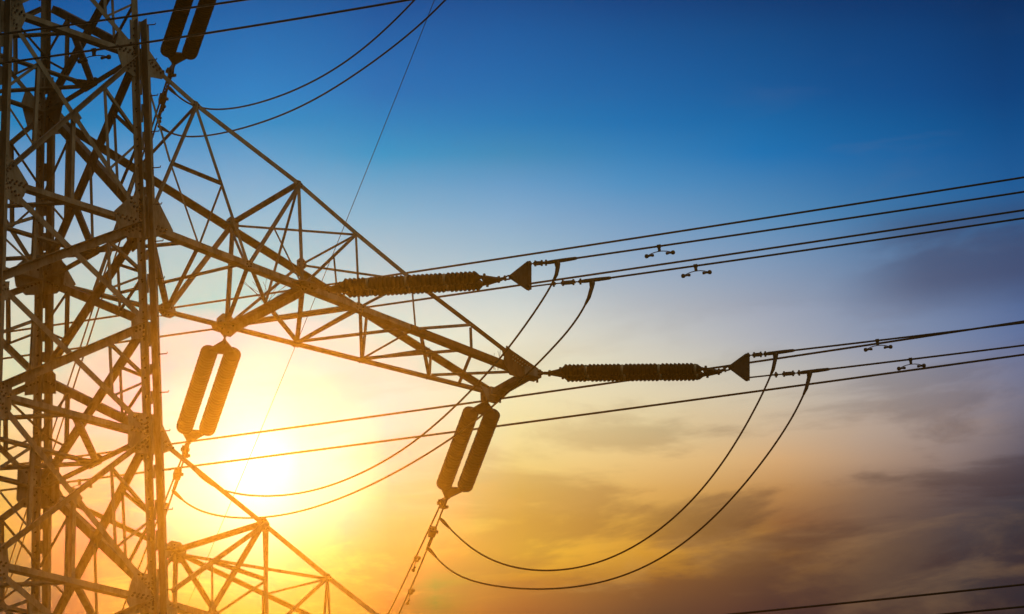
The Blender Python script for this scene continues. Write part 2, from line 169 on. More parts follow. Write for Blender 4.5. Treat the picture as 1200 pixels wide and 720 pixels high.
#
COORDS = {'W': [[[-3.799, -2.553, 23.505], [-2.891, -3.67, 23.569], [-2.349, -4.336, 23.597], [-1.914, -4.871, 23.586], [-1.541, -5.33, 23.599],
        [-0.722, -6.336, 23.663], [0.238, -7.517, 23.75]],
       [[-3.79, -2.564, 23.086], [-2.885, -3.678, 23.099], [-2.42, -4.249, 23.116], [-2.061, -4.691, 23.133], [-1.54, -5.331, 23.196], [-0.946, -6.061, 23.246],
        [-0.134, -7.059, 23.323], [0.673, -8.052, 23.394], [1.548, -9.128, 23.496]],
       [[5.083, 11.504, 26.016], [6.304, 10.003, 26.122], [7.818, 8.141, 26.246], [9.669, 5.866, 26.377], [11.106, 4.099, 26.507], [12.288, 2.646, 26.618],
        [13.851, 0.724, 26.762], [15.209, -0.945, 26.905], [16.748, -2.837, 27.047], [18.084, -4.481, 27.18], [20.917, -7.963, 27.475]],
       [[5.094, 11.49, 25.508], [6.311, 9.994, 25.599], [7.419, 8.632, 25.688], [8.141, 7.744, 25.722], [8.969, 6.726, 25.788], [10.703, 4.594, 25.937],
        [12.274, 2.663, 26.06], [13.831, 0.749, 26.164], [15.47, -1.267, 26.302], [18.046, -4.433, 26.546], [20.866, -7.9, 26.821]],
       [[5.139, 11.435, 23.443], [6.34, 9.959, 23.506], [6.948, 9.212, 23.528], [7.533, 8.492, 23.569], [8.274, 7.581, 23.651], [9.306, 6.312, 23.704],
        [10.284, 5.11, 23.772], [11.691, 3.379, 23.884], [13.184, 1.545, 23.989], [14.854, -0.509, 24.143], [16.322, -2.314, 24.293], [17.918, -4.276, 24.444],
        [20.701, -7.698, 24.731]],
       [[5.149, 11.423, 23.0], [6.347, 9.951, 23.049], [7.002, 9.145, 23.08], [7.269, 8.817, 23.097], [8.235, 7.629, 23.153], [9.108, 6.556, 23.199],
        [10.278, 5.118, 23.262], [11.68, 3.393, 23.336], [13.167, 1.565, 23.459], [15.069, -0.774, 23.641], [16.482, -2.511, 23.769], [17.88, -4.23, 23.832],
        [20.644, -7.627, 24.005]],
       [[6.587, -3.516, 16.862], [7.536, -4.682, 16.86], [8.479, -5.841, 16.89], [9.802, -7.468, 16.917], [11.112, -9.079, 16.962], [13.394, -11.885, 17.058]],
       [[7.212, -4.284, 16.581], [8.779, -6.211, 16.609], [10.555, -8.395, 16.612], [11.092, -9.054, 16.626], [13.365, -11.849, 16.692]]],
 'W_damp': [[-2.061, -4.691, 23.133], [7.269, 8.817, 23.097]],
 'arm_mid': {'T': [[2.364, -1.12, 25.117], [4.535, -0.903, 24.489], [5.778, -0.782, 24.029], [7.017, -0.66, 23.607], [8.392, -0.522, 23.219],
                   [9.176, -0.444, 22.991]],
             'TF': [9.855, 0.647, 22.755],
             'TN': [9.74, -0.389, 22.755],
             'b': [[2.375, -1.184, 22.755], [3.39, -1.074, 22.755], [4.54, -0.95, 22.755], [5.785, -0.816, 22.755], [7.06, -0.678, 22.755],
                   [8.38, -0.536, 22.755]],
             'c': [[4.677, 0.995, 24.537], [6.01, 0.903, 24.169], [7.306, 0.815, 23.746]],
             'd': [[3.46, 1.1, 22.755], [4.589, 1.051, 22.755], [5.91, 0.92, 22.755], [7.19, 0.84, 22.755], [8.53, 0.73, 22.755]]},
 'az18': [0.421, 0.907, 0.0],
 'az98': [0.631, -0.776, 0.0],
 'earth': [[10.401, 1.864, 31.847], [10.89, 2.919, 31.502], [11.646, 4.549, 31.076], [12.298, 5.956, 30.817], [13.15, 7.794, 30.261], [14.307, 10.288, 29.707],
           [14.884, 11.533, 29.387], [15.509, 12.882, 29.124], [16.324, 14.638, 28.676], [17.209, 16.548, 28.141], [18.061, 18.384, 27.781],
           [19.026, 20.466, 27.446], [20.04, 22.653, 26.927], [21.19, 25.132, 26.358]],
 'jump': [[[7.109, -3.9, 22.574], [7.099, -3.844, 22.42], [7.06, -3.624, 22.231], [6.997, -3.268, 21.912], [6.942, -2.96, 21.606], [6.867, -2.538, 21.332],
           [6.77, -1.997, 21.005], [6.68, -1.487, 20.75], [6.589, -0.976, 20.549], [6.519, -0.583, 20.442], [6.406, 0.053, 20.341], [6.314, 0.573, 20.292],
           [6.205, 1.186, 20.309], [6.094, 1.805, 20.411], [5.967, 2.524, 20.626], [5.869, 3.071, 20.871], [5.81, 3.403, 21.135], [5.774, 3.607, 21.501]],
          [[7.411, -4.272, 22.14], [7.396, -4.16, 21.935], [7.363, -3.915, 21.729], [7.311, -3.537, 21.52], [7.25, -3.088, 21.301], [7.174, -2.529, 21.0],
           [7.103, -2.004, 20.77], [7.044, -1.567, 20.667], [6.96, -0.948, 20.486], [6.838, -0.054, 20.319], [6.715, 0.854, 20.22], [6.59, 1.777, 20.234],
           [6.488, 2.528, 20.33], [6.384, 3.291, 20.546], [6.292, 3.971, 20.814], [6.239, 4.365, 21.068], [6.213, 4.554, 21.359]],
          [[12.265, -3.492, 22.412], [12.252, -3.412, 22.24], [12.217, -3.187, 21.946], [12.158, -2.813, 21.47], [12.094, -2.409, 21.046],
           [12.014, -1.902, 20.633], [11.925, -1.332, 20.322], [11.833, -0.748, 20.116], [11.74, -0.163, 19.996], [11.651, 0.404, 19.973],
           [11.553, 1.026, 20.038], [11.454, 1.653, 20.193], [11.355, 2.284, 20.456], [11.278, 2.772, 20.793], [11.221, 3.134, 21.148],
           [11.167, 3.477, 21.595]],
          [[12.589, -3.892, 22.031], [12.575, -3.788, 21.808], [12.538, -3.507, 21.503], [12.478, -3.044, 21.07], [12.406, -2.497, 20.673],
           [12.322, -1.858, 20.253], [12.238, -1.224, 19.974], [12.143, -0.503, 19.803], [12.048, 0.22, 19.747], [11.953, 0.946, 19.823],
           [11.856, 1.68, 19.961], [11.759, 2.424, 20.162], [11.659, 3.178, 20.442], [11.597, 3.654, 20.686], [11.549, 4.016, 20.965], [11.52, 4.239, 21.353]],
          [[6.786, -3.422, 29.28], [6.662, -2.602, 28.741], [6.565, -1.96, 28.361], [6.497, -1.518, 28.136], [6.43, -1.072, 27.879], [6.354, -0.571, 27.687],
           [6.289, -0.142, 27.56], [6.226, 0.271, 27.473], [6.149, 0.78, 27.419], [6.071, 1.294, 27.396], [5.966, 1.986, 27.449], [5.877, 2.571, 27.559],
           [5.814, 2.984, 27.688], [5.742, 3.462, 27.904], [5.696, 3.764, 28.157], [5.662, 3.987, 28.483]],
          [[6.871, -4.018, 28.882], [6.793, -3.271, 28.536], [6.72, -2.571, 28.194], [6.669, -2.094, 27.947], [6.631, -1.729, 27.761], [6.563, -1.075, 27.56],
           [6.491, -0.397, 27.426], [6.43, 0.191, 27.316], [6.367, 0.786, 27.236], [6.304, 1.386, 27.203], [6.241, 1.993, 27.248], [6.163, 2.732, 27.323],
           [6.091, 3.42, 27.458], [6.024, 4.055, 27.637], [5.988, 4.399, 27.809], [5.963, 4.637, 28.076]]],
 'lower': {'T': [[3.575, -1.157, 18.588], [4.882, -1.022, 18.067], [5.866, -0.92, 17.709]], 'c': [[3.711, 1.212, 18.591], [5.176, 1.1, 18.231]]},
 'plates_F': {'LH1': [[-1.261, -1.228, 25.657], [-0.902, -1.226, 25.735], [-0.826, -1.231, 25.531], [-0.93, -1.237, 25.269], [-1.256, -1.241, 25.133]],
              'LH2': [[-1.357, -1.289, 23.182], [-1.211, -1.289, 23.212], [-1.006, -1.292, 23.082], [-0.784, -1.299, 22.805], [-0.856, -1.304, 22.593],
                      [-0.958, -1.308, 22.428], [-1.379, -1.306, 22.523]],
              'LH3': [[-1.352, -1.341, 21.115], [-1.094, -1.339, 21.184], [-1.121, -1.347, 20.886], [-1.349, -1.348, 20.813]],
              'LH4': [[-1.379, -1.379, 19.571], [-1.04, -1.378, 19.641], [-1.052, -1.388, 19.24], [-1.164, -1.392, 19.06], [-1.374, -1.393, 19.036]],
              'LH5': [[-1.398, -1.438, 17.227], [-1.107, -1.437, 17.25], [-1.078, -1.443, 16.997], [-1.089, -1.451, 16.712], [-1.404, -1.455, 16.527]],
              'RH1': [[0.833, -1.224, 25.82], [0.768, -1.229, 25.595], [0.89, -1.238, 25.243], [1.093, -1.24, 25.149], [1.251, -1.239, 25.199],
                      [1.212, -1.223, 25.828], [1.005, -1.225, 25.76]],
              'RH2': [[1.009, -1.291, 23.117], [0.73, -1.299, 22.814], [0.789, -1.305, 22.54], [0.972, -1.308, 22.439], [1.312, -1.306, 22.533],
                      [1.289, -1.288, 23.226], [1.134, -1.289, 23.195]],
              'RH3': [[1.019, -1.34, 21.138], [1.111, -1.338, 21.229], [1.233, -1.339, 21.179], [1.355, -1.339, 21.184], [1.383, -1.345, 20.947],
                      [1.016, -1.348, 20.826]],
              'RH4': [[0.943, -1.377, 19.648], [0.938, -1.39, 19.161], [1.057, -1.392, 19.07], [1.418, -1.39, 19.126], [1.396, -1.375, 19.743],
                      [1.034, -1.376, 19.696]],
              'RH5': [[1.022, -1.437, 17.26], [0.931, -1.443, 17.001], [0.9, -1.449, 16.794], [0.986, -1.452, 16.66], [1.443, -1.45, 16.748],
                      [1.436, -1.436, 17.279], [1.14, -1.436, 17.283]]},
 'plates_N': {'RH1': [[1.261, -1.222, 25.743], [1.347, -1.212, 25.76], [1.722, -1.181, 25.429], [1.668, -1.19, 25.307], [1.494, -1.21, 25.273],
                      [1.252, -1.238, 25.2]],
              'RH2': [[1.323, -1.286, 23.181], [1.527, -1.262, 23.248], [1.843, -1.24, 22.815], [1.413, -1.293, 22.552], [1.312, -1.305, 22.534]]},
 'plates_Nl': {'RH4': [[1.414, -1.372, 19.682], [1.514, -1.36, 19.709], [1.789, -1.34, 19.304], [1.553, -1.37, 19.176], [1.404, -1.389, 19.137]],
               'RH5': [[1.431, -1.444, 17.011], [1.545, -1.432, 17.011], [1.82, -1.403, 16.908], [1.784, -1.411, 16.76], [1.442, -1.452, 16.697]]},
 'strA': [{'S': [4.833, -1.103, 22.769],
           'ap': [6.677, -3.37, 22.61],
           'bc': [[7.353, -4.201, 22.419], [7.618, -4.526, 22.431]],
           'bj': [[7.452, -4.322, 22.402], [7.445, -4.313, 22.304], [7.411, -4.272, 22.14]],
           'bl': [[6.83, -3.558, 22.414], [7.055, -3.834, 22.426]],
           'bl2': [[7.08, -3.865, 22.429], [7.328, -4.17, 22.423]],
           'bw': [[7.618, -4.526, 22.431], [8.452, -5.551, 22.496], [9.559, -6.913, 22.584], [11.588, -9.407, 22.737], [13.99, -12.361, 22.972]],
           'd0': [5.052, -1.372, 22.69],
           'd1': [6.377, -3.0, 22.597],
           'damp_b': [8.452, -5.551, 22.496],
           'damp_t': [8.112, -5.134, 22.888],
           'tc': [[7.023, -3.795, 22.787], [7.298, -4.133, 22.812]],
           'tj': [[7.123, -3.918, 22.785], [7.124, -3.919, 22.685], [7.109, -3.9, 22.573]],
           'tl': [[6.84, -3.57, 22.797], [6.998, -3.764, 22.784]],
           'tw': [[7.298, -4.133, 22.812], [8.013, -5.012, 22.897], [9.414, -6.734, 22.978], [11.614, -9.44, 23.171], [14.026, -12.404, 23.417]],
           'yb': [6.83, -3.558, 22.393],
           'yt': [6.84, -3.57, 22.804]},
          {'S': [9.74, -0.389, 22.755],
           'ap': [11.838, -2.968, 22.517],
           'bc': [[12.541, -3.832, 22.307], [12.821, -4.177, 22.322]],
           'bj': [[12.637, -3.95, 22.314], [12.623, -3.934, 22.205], [12.589, -3.892, 22.031]],
           'bl': [[11.988, -3.153, 22.306], [12.269, -3.498, 22.313]],
           'bl2': [[12.296, -3.531, 22.324], [12.515, -3.8, 22.312]],
           'bw': [[12.821, -4.177, 22.322], [13.667, -5.217, 22.351], [14.821, -6.636, 22.425], [17.393, -9.798, 22.577]],
           'd0': [10.123, -0.86, 22.686],
           'd1': [11.537, -2.598, 22.483],
           'damp_b': [13.667, -5.217, 22.351],
           'damp_t': [13.348, -4.824, 22.735],
           'tc': [[12.206, -3.421, 22.691], [12.48, -3.757, 22.707]],
           'tj': [[12.303, -3.54, 22.691], [12.294, -3.529, 22.587], [12.265, -3.493, 22.411]],
           'tl': [[12.004, -3.172, 22.694], [12.18, -3.389, 22.695]],
           'tw': [[12.48, -3.757, 22.707], [13.33, -4.802, 22.735], [13.976, -5.597, 22.765], [14.845, -6.665, 22.817], [17.423, -9.835, 22.959]],
           'yb': [11.987, -3.151, 22.283],
           'yt': [12.004, -3.172, 22.694]}],
 'strB': [{'S': [4.615, 1.107, 22.708],
           'aj': [5.774, 3.607, 21.501],
           'ap': [5.746, 3.546, 21.864],
           'aw': [[5.886, 3.849, 21.84], [6.608, 5.406, 21.516], [7.554, 7.445, 21.061], [8.229, 8.9, 20.74], [9.598, 11.854, 20.119]],
           'bj': [6.213, 4.554, 21.359],
           'bw': [[5.886, 3.849, 21.735], [6.199, 4.523, 21.362], [6.607, 5.403, 21.179], [7.301, 6.9, 20.827], [7.898, 8.188, 20.518],
                  [9.165, 10.921, 19.895]],
           'd0': [4.747, 1.391, 22.47],
           'd1': [5.566, 3.158, 21.881],
           'damp_a': [6.608, 5.406, 21.516],
           'damp_b': [6.785, 5.787, 21.083]},
          {'S': [9.877, 0.695, 22.73],
           'aj': [11.167, 3.477, 21.595],
           'ap': [11.039, 3.201, 21.926],
           'aw': [[11.196, 3.54, 21.95], [11.91, 5.081, 21.528], [12.707, 6.8, 21.093], [13.094, 7.634, 20.897], [14.17, 9.955, 20.35]],
           'bj': [11.52, 4.239, 21.353],
           'bw': [[11.133, 3.405, 21.833], [11.421, 4.025, 21.508], [11.567, 4.339, 21.343], [12.097, 5.483, 21.069], [12.467, 6.281, 20.908],
                  [13.849, 9.261, 20.257]],
           'd0': [10.122, 1.224, 22.65],
           'd1': [10.87, 2.838, 21.953],
           'damp_a': [11.91, 5.081, 21.528],
           'damp_b': [12.097, 5.483, 21.069]},
          {'S': [4.258, 0.959, 29.244],
           'aj': [5.662, 3.987, 28.483],
           'ap': [5.498, 3.634, 28.781],
           'aw': [[5.663, 3.99, 28.814], [5.814, 4.316, 28.812], [6.37, 5.515, 28.477], [9.475, 12.21, 26.939], [10.526, 14.478, 26.401],
                  [12.078, 17.823, 25.69], [13.249, 20.35, 25.132], [15.001, 24.128, 24.349]],
           'bj': [5.963, 4.637, 28.076],
           'bw': [[5.603, 3.859, 28.676], [6.026, 4.771, 28.214], [6.367, 5.508, 28.088], [9.051, 11.297, 26.692], [10.512, 14.446, 26.006],
                  [11.67, 16.945, 25.481], [12.905, 19.607, 24.882], [14.468, 22.979, 24.105]],
           'd0': [4.45, 1.374, 29.203],
           'd1': [5.365, 3.347, 28.801],
           'damp_a': [5.722, 4.117, 28.422],
           'damp_b': [5.934, 4.573, 28.207]}],
 'tip_plate': [[9.183, -0.441, 23.069], [9.282, -0.431, 23.022], [9.94, -0.364, 22.873], [9.887, -0.373, 22.75], [9.559, -0.413, 22.597],
               [9.224, -0.45, 22.563], [9.072, -0.462, 22.733]]}


# ---------------------------------------------------------------- materials
def mat(name, base, rough=0.6, metal=0.0, var=0.0, scale=6.0, second=None, bump=0.0):
    m = bpy.data.materials.new(name); m.use_nodes = True
    nt = m.node_tree; b = nt.nodes['Principled BSDF']
    b.inputs['Roughness'].default_value = rough; b.inputs['Metallic'].default_value = metal
    b.inputs['Base Color'].default_value = (*base, 1)
    if second:
        t = nt.nodes.new('ShaderNodeTexCoord'); mp = nt.nodes.new('ShaderNodeMapping'); mp.inputs['Scale'].default_value = (1, 1, 0.35)
        n = nt.nodes.new('ShaderNodeTexNoise'); n.inputs['Scale'].default_value = scale; n.inputs['Detail'].default_value = 8; n.inputs['Roughness'].default_value = 0.7
        r = nt.nodes.new('ShaderNodeValToRGB'); r.color_ramp.elements[0].position = 0.42; r.color_ramp.elements[1].position = 0.62
        r.color_ramp.elements[0].color = (*base, 1); r.color_ramp.elements[1].color = (*second, 1)
        nt.links.new(t.outputs['Object'], mp.inputs[0]); nt.links.new(mp.outputs[0], n.inputs[0]); nt.links.new(n.outputs[0], r.inputs[0]); nt.links.new(r.outputs[0], b.inputs['Base Color'])
        if bump:
            bp = nt.nodes.new('ShaderNodeBump'); bp.inputs['Strength'].default_value = bump; bp.inputs['Distance'].default_value = 0.01
            nt.links.new(n.outputs[0], bp.inputs['Height']); nt.links.new(bp.outputs[0], b.inputs['Normal'])
    return m
STEEL = mat('galvanised_steel', (0.38, 0.35, 0.29), 0.62, 0.0, scale=5, second=(0.20, 0.16, 0.11), bump=0.2)
BOLT = mat('bolt_steel', (0.07, 0.05, 0.04), 0.6)
ORANGE_LIT = mat('orange_lit_steel', (0.30, 0.13, 0.04), 0.7, second=(0.20, 0.08, 0.025), scale=8)  # orange sunlight on the chord ends and tip put into the steel colour
FITTING = mat('forged_fitting', (0.13, 0.11, 0.09), 0.55, 0.2, second=(0.09, 0.07, 0.05), scale=20)
PORCELAIN = mat('brown_glazed_porcelain', (0.028, 0.011, 0.007), 0.75, second=(0.024, 0.010, 0.006), scale=9)
PALE = mat('pale_glazed_porcelain', (0.62, 0.58, 0.42), 0.4)
ALU = mat('weathered_aluminium_wire', (0.12, 0.11, 0.10), 0.6, 0.3, second=(0.08, 0.07, 0.065), scale=15)
GROUND = mat('dry_grassland', (0.06, 0.06, 0.03), 0.95, second=(0.04, 0.05, 0.02), scale=0.3)

# ---------------------------------------------------------------- mesh helpers
class MB:
    def __init__(s): s.v = []; s.f = []; s.m = []
    def add(s, vs, fs, mi=0):
        o = len(s.v); s.v += [tuple(v) for v in vs]; s.f += [tuple(i + o for i in f) for f in fs]; s.m += [mi] * len(fs)
    def build(s, name, mats, parent=None, smooth=False):
        me = bpy.data.meshes.new(name); 
        if not isinstance(mats, (list, tuple)): mats = [mats]
        org = V((0, 0, 0))
        if parent is not None: org = parent.matrix_basis.translation if parent.parent is None else org
        me.from_pydata([(V(v)) for v in s.v], [], s.f)
        for mm in mats: me.materials.append(mm)
        for p, i in zip(me.polygons, s.m): p.material_index = i; p.use_smooth = smooth
        me.update()
        o = bpy.data.objects.new(name, me); col.objects.link(o)
        if parent is not None:
            o.parent = parent
            w = world_loc(parent)
            o.matrix_parent_inverse = Matrix.Translation(-w)
        return o
def world_loc(o):
    t = V((0, 0, 0))
    while o: t = t + o.location; o = o.parent
    return t
def prism(mb, poly, P0, P1, ax, ay, mi=0):
    n = len(poly)
    a = [P0 + ax * p[0] + ay * p[1] for p in poly]; b = [P1 + ax * p[0] + ay * p[1] for p in poly]
    fs = [(i, (i + 1) % n, (i + 1) % n + n, i + n) for i in range(n)] + [tuple(range(n - 1, -1, -1)), tuple(range(n, 2 * n))]
    mb.add(a + b, fs, mi)
def lsec(w1, w2, t, e, s, off=0.0):
    h = e * w1 / 2
    return [(-h, off), (h, off), (h, off + s * w2), (h - e * t, off + s * w2), (h - e * t, off + s * t), (-h, off + s * t)]
def angle(mb, P0, P1, n, w1, w2=None, t=0.008, e=1, s=-1, off=0.0, t0=0.0, t1=0.0):
    """steel angle from P0 to P1: one flange in the face with outward normal n, the other standing off it"""
    P0 = V(P0); P1 = V(P1); d = (P1 - P0).normalized(); n = (n - d * n.dot(d)).normalized()
    v = d.cross(n)
    if v.z < -1e-6 or (abs(v.z) < 0.02 and v.x < 0): v = -v
    prism(mb, lsec(w1, w2 or w1, t, e, s, off), P0 + d * t0, P1 - d * t1, v, n)
def box(mb, c, ax, ay, az, sx, sy, sz, mi=0):
    vs = [c + ax * (sx * i / 2) + ay * (sy * j / 2) + az * (sz * k / 2) for i in (-1, 1) for j in (-1, 1) for k in (-1, 1)]
    mb.add(vs, [(0, 1, 3, 2), (4, 6, 7, 5), (0, 4, 5, 1), (2, 3, 7, 6), (0, 2, 6, 4), (1, 5, 7, 3)], mi)
def frame(d):
    d = d.normalized(); a = d.cross(V((0, 0, 1)))
    if a.length < 1e-3: a = V((1, 0, 0))
    a.normalize(); return a, d.cross(a).normalized()
def tube(mb, pts, r, seg=8, mi=0, caps=True):
    pts = [V(p) for p in pts]; n = len(pts); rr = r if isinstance(r, (list, tuple)) else [r] * n
    ref = frame(pts[1] - pts[0])[0]; vs = []
    for i, p in enumerate(pts):
        d = (pts[min(i + 1, n - 1)] - pts[max(i - 1, 0)]).normalized()
        a = (ref - d * ref.dot(d)).normalized(); ref = a; b = d.cross(a)
        for k in range(seg):
            q = 2 * math.pi * k / seg; vs.append(p + (a * math.cos(q) + b * math.sin(q)) * rr[i])
    fs = [(i * seg + k, i * seg + (k + 1) % seg, (i + 1) * seg + (k + 1) % seg, (i + 1) * seg + k) for i in range(n - 1) for k in range(seg)]
    if caps: fs += [tuple(range(seg - 1, -1, -1)), tuple(range((n - 1) * seg, n * seg))]
    mb.add(vs, fs, mi)
def lathe(mb, P, d, prof, seg=20):
    """prof: (distance along d, radius, material)"""
    a, b = frame(d); d = d.normalized(); vs = []
    for (s, r, mi) in prof:
        for k in range(seg):
            q = 2 * math.pi * k / seg; vs.append(P + d * s + (a * math.cos(q) + b * math.sin(q)) * r)
    o = len(mb.v); mb.v += [tuple(v) for v in vs]
    for i in range(len(prof) - 1):
        for k in range(seg):
            mb.f.append((o + i * seg + k, o + i * seg + (k + 1) % seg, o + (i + 1) * seg + (k + 1) % seg, o + (i + 1) * seg + k)); mb.m.append(prof[i][2])
    mb.f.append(tuple(o + k for k in range(seg - 1, -1, -1))); mb.m.append(0)
    mb.f.append(tuple(o + (len(prof) - 1) * seg + k for k in range(seg))); mb.m.append(0)
def torus(mb, c, n, R, r, long=1.0, ld=None, seg=14, ts=6):
    n = n.normalized(); a = (ld - n * ld.dot(n)).normalized() if ld is not None else frame(n)[0]; b = n.cross(a); vs = []
    for i in range(seg):
        q = 2 * math.pi * i / seg; e = a * math.cos(q) * long + b * math.sin(q); rad = (a * math.cos(q) + b * math.sin(q))
        for k in range(ts):
            w = 2 * math.pi * k / ts; vs.append(c + e * R + rad * (r * math.cos(w)) + n * (r * math.sin(w)))
    mb.add(vs, [(i * ts + k, i * ts + (k + 1) % ts, ((i + 1) % seg) * ts + (k + 1) % ts, ((i + 1) % seg) * ts + k) for i in range(seg) for k in range(ts)])
def inpoly(p, poly):
    c = False; j = len(poly) - 1
    for i in range(len(poly)):
        if (poly[i][1] > p[1]) != (poly[j][1] > p[1]) and p[0] < (poly[j][0] - poly[i][0]) * (p[1] - poly[i][1]) / (poly[j][1] - poly[i][1]) + poly[i][0]: c = not c
        j = i
    return c
def polyplate(mb, pts, n, t=0.014, off=0.0):
    pts = [V(p) for p in pts]; k = len(pts)
    a = [p + n * (off + t / 2) for p in pts]; b = [p + n * (off - t / 2) for p in pts]
    # wind so that the +n side faces +n
    area = sum(((pts[i] - pts[0]).cross(pts[(i + 1) % k] - pts[0])).dot(n) for i in range(k))
    if area < 0: a.reverse(); b.reverse()
    mb.add(a + b, [tuple(range(k)), tuple(range(2 * k - 1, k - 1, -1))] + [(i, i + k, (i + 1) % k + k, (i + 1) % k) for i in range(k)])
def bolt(mb, p, n, r=0.017, h=0.024):
    a, b = frame(n); vs = []
    for z in (-h, h + 0.006):
        vs += [p + n * z + (a * math.cos(q) + b * math.sin(q)) * r for q in [math.pi / 3 * k + 0.3 for k in range(6)]]
    mb.add(vs, [tuple(range(5, -1, -1)), tuple(range(6, 12))] + [(k, (k + 1) % 6, (k + 1) % 6 + 6, k + 6) for k in range(6)], 1)
def empty(name, loc, label=None, cat=None, group=None, kind=None):
    o = bpy.data.objects.new(name, None); col.objects.link(o); o.location = loc; o.empty_display_size = 0.3
    tag(o, label, cat, group, kind); return o
def tag(o, label=None, cat=None, group=None, kind=None):
    if label: o['label'] = label
    if cat: o['category'] = cat
    if group: o['group'] = group
    if kind: o['kind'] = kind

# ---------------------------------------------------------------- ground
g = MB(); R_ = 3000; k = 48
vs = [V((0, 0, 0))] + [V((R_ * math.cos(2 * math.pi * i / k), R_ * math.sin(2 * math.pi * i / k), 0)) for i in range(k)]
g.add(vs, [(0, i + 1, (i + 1) % k + 1) for i in range(k)])
go = g.build('ground', GROUND); tag(go, kind='structure')

# ---------------------------------------------------------------- tower body
H = dict(H1=25.555, H2=22.755, H3=21.15, H4=19.429, H5=16.928)
ZL = [11.2, 13.9, 15.35, 16.928, 19.429, 21.15, 22.755, 25.555, 27.4, 29.25, 30.9]
TAPER = 0.024917
def hw(z): return 1.3 + TAPER * (22.755 - z)
def leg(sx, sy, z): return V((sx * hw(z), sy * hw(z), z))
X, Y, Z = V((1, 0, 0)), V((0, 1, 0)), V((0, 0, 1))
tower = empty('transmission_tower', (0, 0, 0), 'tall galvanised lattice pylon with bolted angle members and long crossarm', 'pylon')

def T(name, mb, mats=STEEL, parent=tower, smooth=False):
    return mb.build(name, mats, parent, smooth)

# legs: two angles back to back with a slit between, a single angle above the splice
ZS = 26.12
legs = {}
for (sx, sy) in ((1, -1), (-1, -1), (1, 1), (-1, 1)):
    mb = MB(); w, t, gq = 0.150, 0.014, 0.011
    A, B = leg(sx, sy, 0), leg(sx, sy, ZS)
    for (qx, qy) in ((1, -1), (-1, 1)):
        hx_, hy_ = qx * gq, qy * gq
        poly = [(hx_, hy_), (hx_ + qx * w, hy_), (hx_ + qx * w, hy_ + qy * t), (hx_ + qx * t, hy_ + qy * t), (hx_ + qx * t, hy_ + qy * w), (hx_, hy_ + qy * w)]
        if qx * qy < 0 and qx < 0: pass
        prism(mb, poly, A, B, X, Y)
    prism(mb, [(-0.096, -0.080), (-0.086, -0.080), (-0.086, gq - 0.002), (-0.096, gq - 0.002)], A, B, X, Y)
    z = 12.0
    while z < ZS:                                     # battens bolted across the slit
        c = leg(sx, sy, z); lb = random.choice((0.16, 0.2, 0.3))
        box(mb, c, (X - Y).normalized(), (X + Y).normalized(), Z, 0.030, 0.018, lb)
        for dx in (-0.1, 0.1):
            bolt(mb, c + V((dx, (-gq if dx > 0 else gq), 0)), -Y, 0.014, 0.02)
        z += lb + random.choice((0.16, 0.24, 0.28))
    z = 11.6
    while z < ZS - 0.1:
        c = leg(sx, sy, z); bolt(mb, c + V((-sx * 0.0 - 0.11, 0.011, 0)), -Y, 0.012, 0.022); z += 0.31
    # upper single angle
    C2, D2 = leg(sx, sy, ZS - 0.25), leg(sx, sy, 31.0)
    w = 0.115; ix, iy = -sx, -sy
    o = V((0.01 * ix, 0.01 * iy, 0))
    poly = [(0, 0), (ix * w, 0), (ix * w, iy * 0.01), (ix * 0.01, iy * 0.01), (ix * 0.01, iy * w), (0, iy * w)]
    if ix * iy < 0: poly.reverse()
    prism(mb, poly, C2 + o, D2 + o, X, Y)
    lo = T('leg', mb, [STEEL, BOLT]); legs[(sx, sy)] = lo
    if sx > 0 or sy < 0:
        z = 14.1 if sy < 0 else 14.4; q = 0
        if (sx, sy) != (1, -1): continue
        while z < ZS:
            if z > 15.0:
                c = leg(sx, sy, z) + V((0.12, -0.02, 0)); s_ = MB()
                tube(s_, [c, c + V((0.09, -0.10, 0)), c + V((0.092, -0.102, 0.025))], 0.009, 6)
                s_.build('step_bolt', FITTING, lo)
            z += 0.6

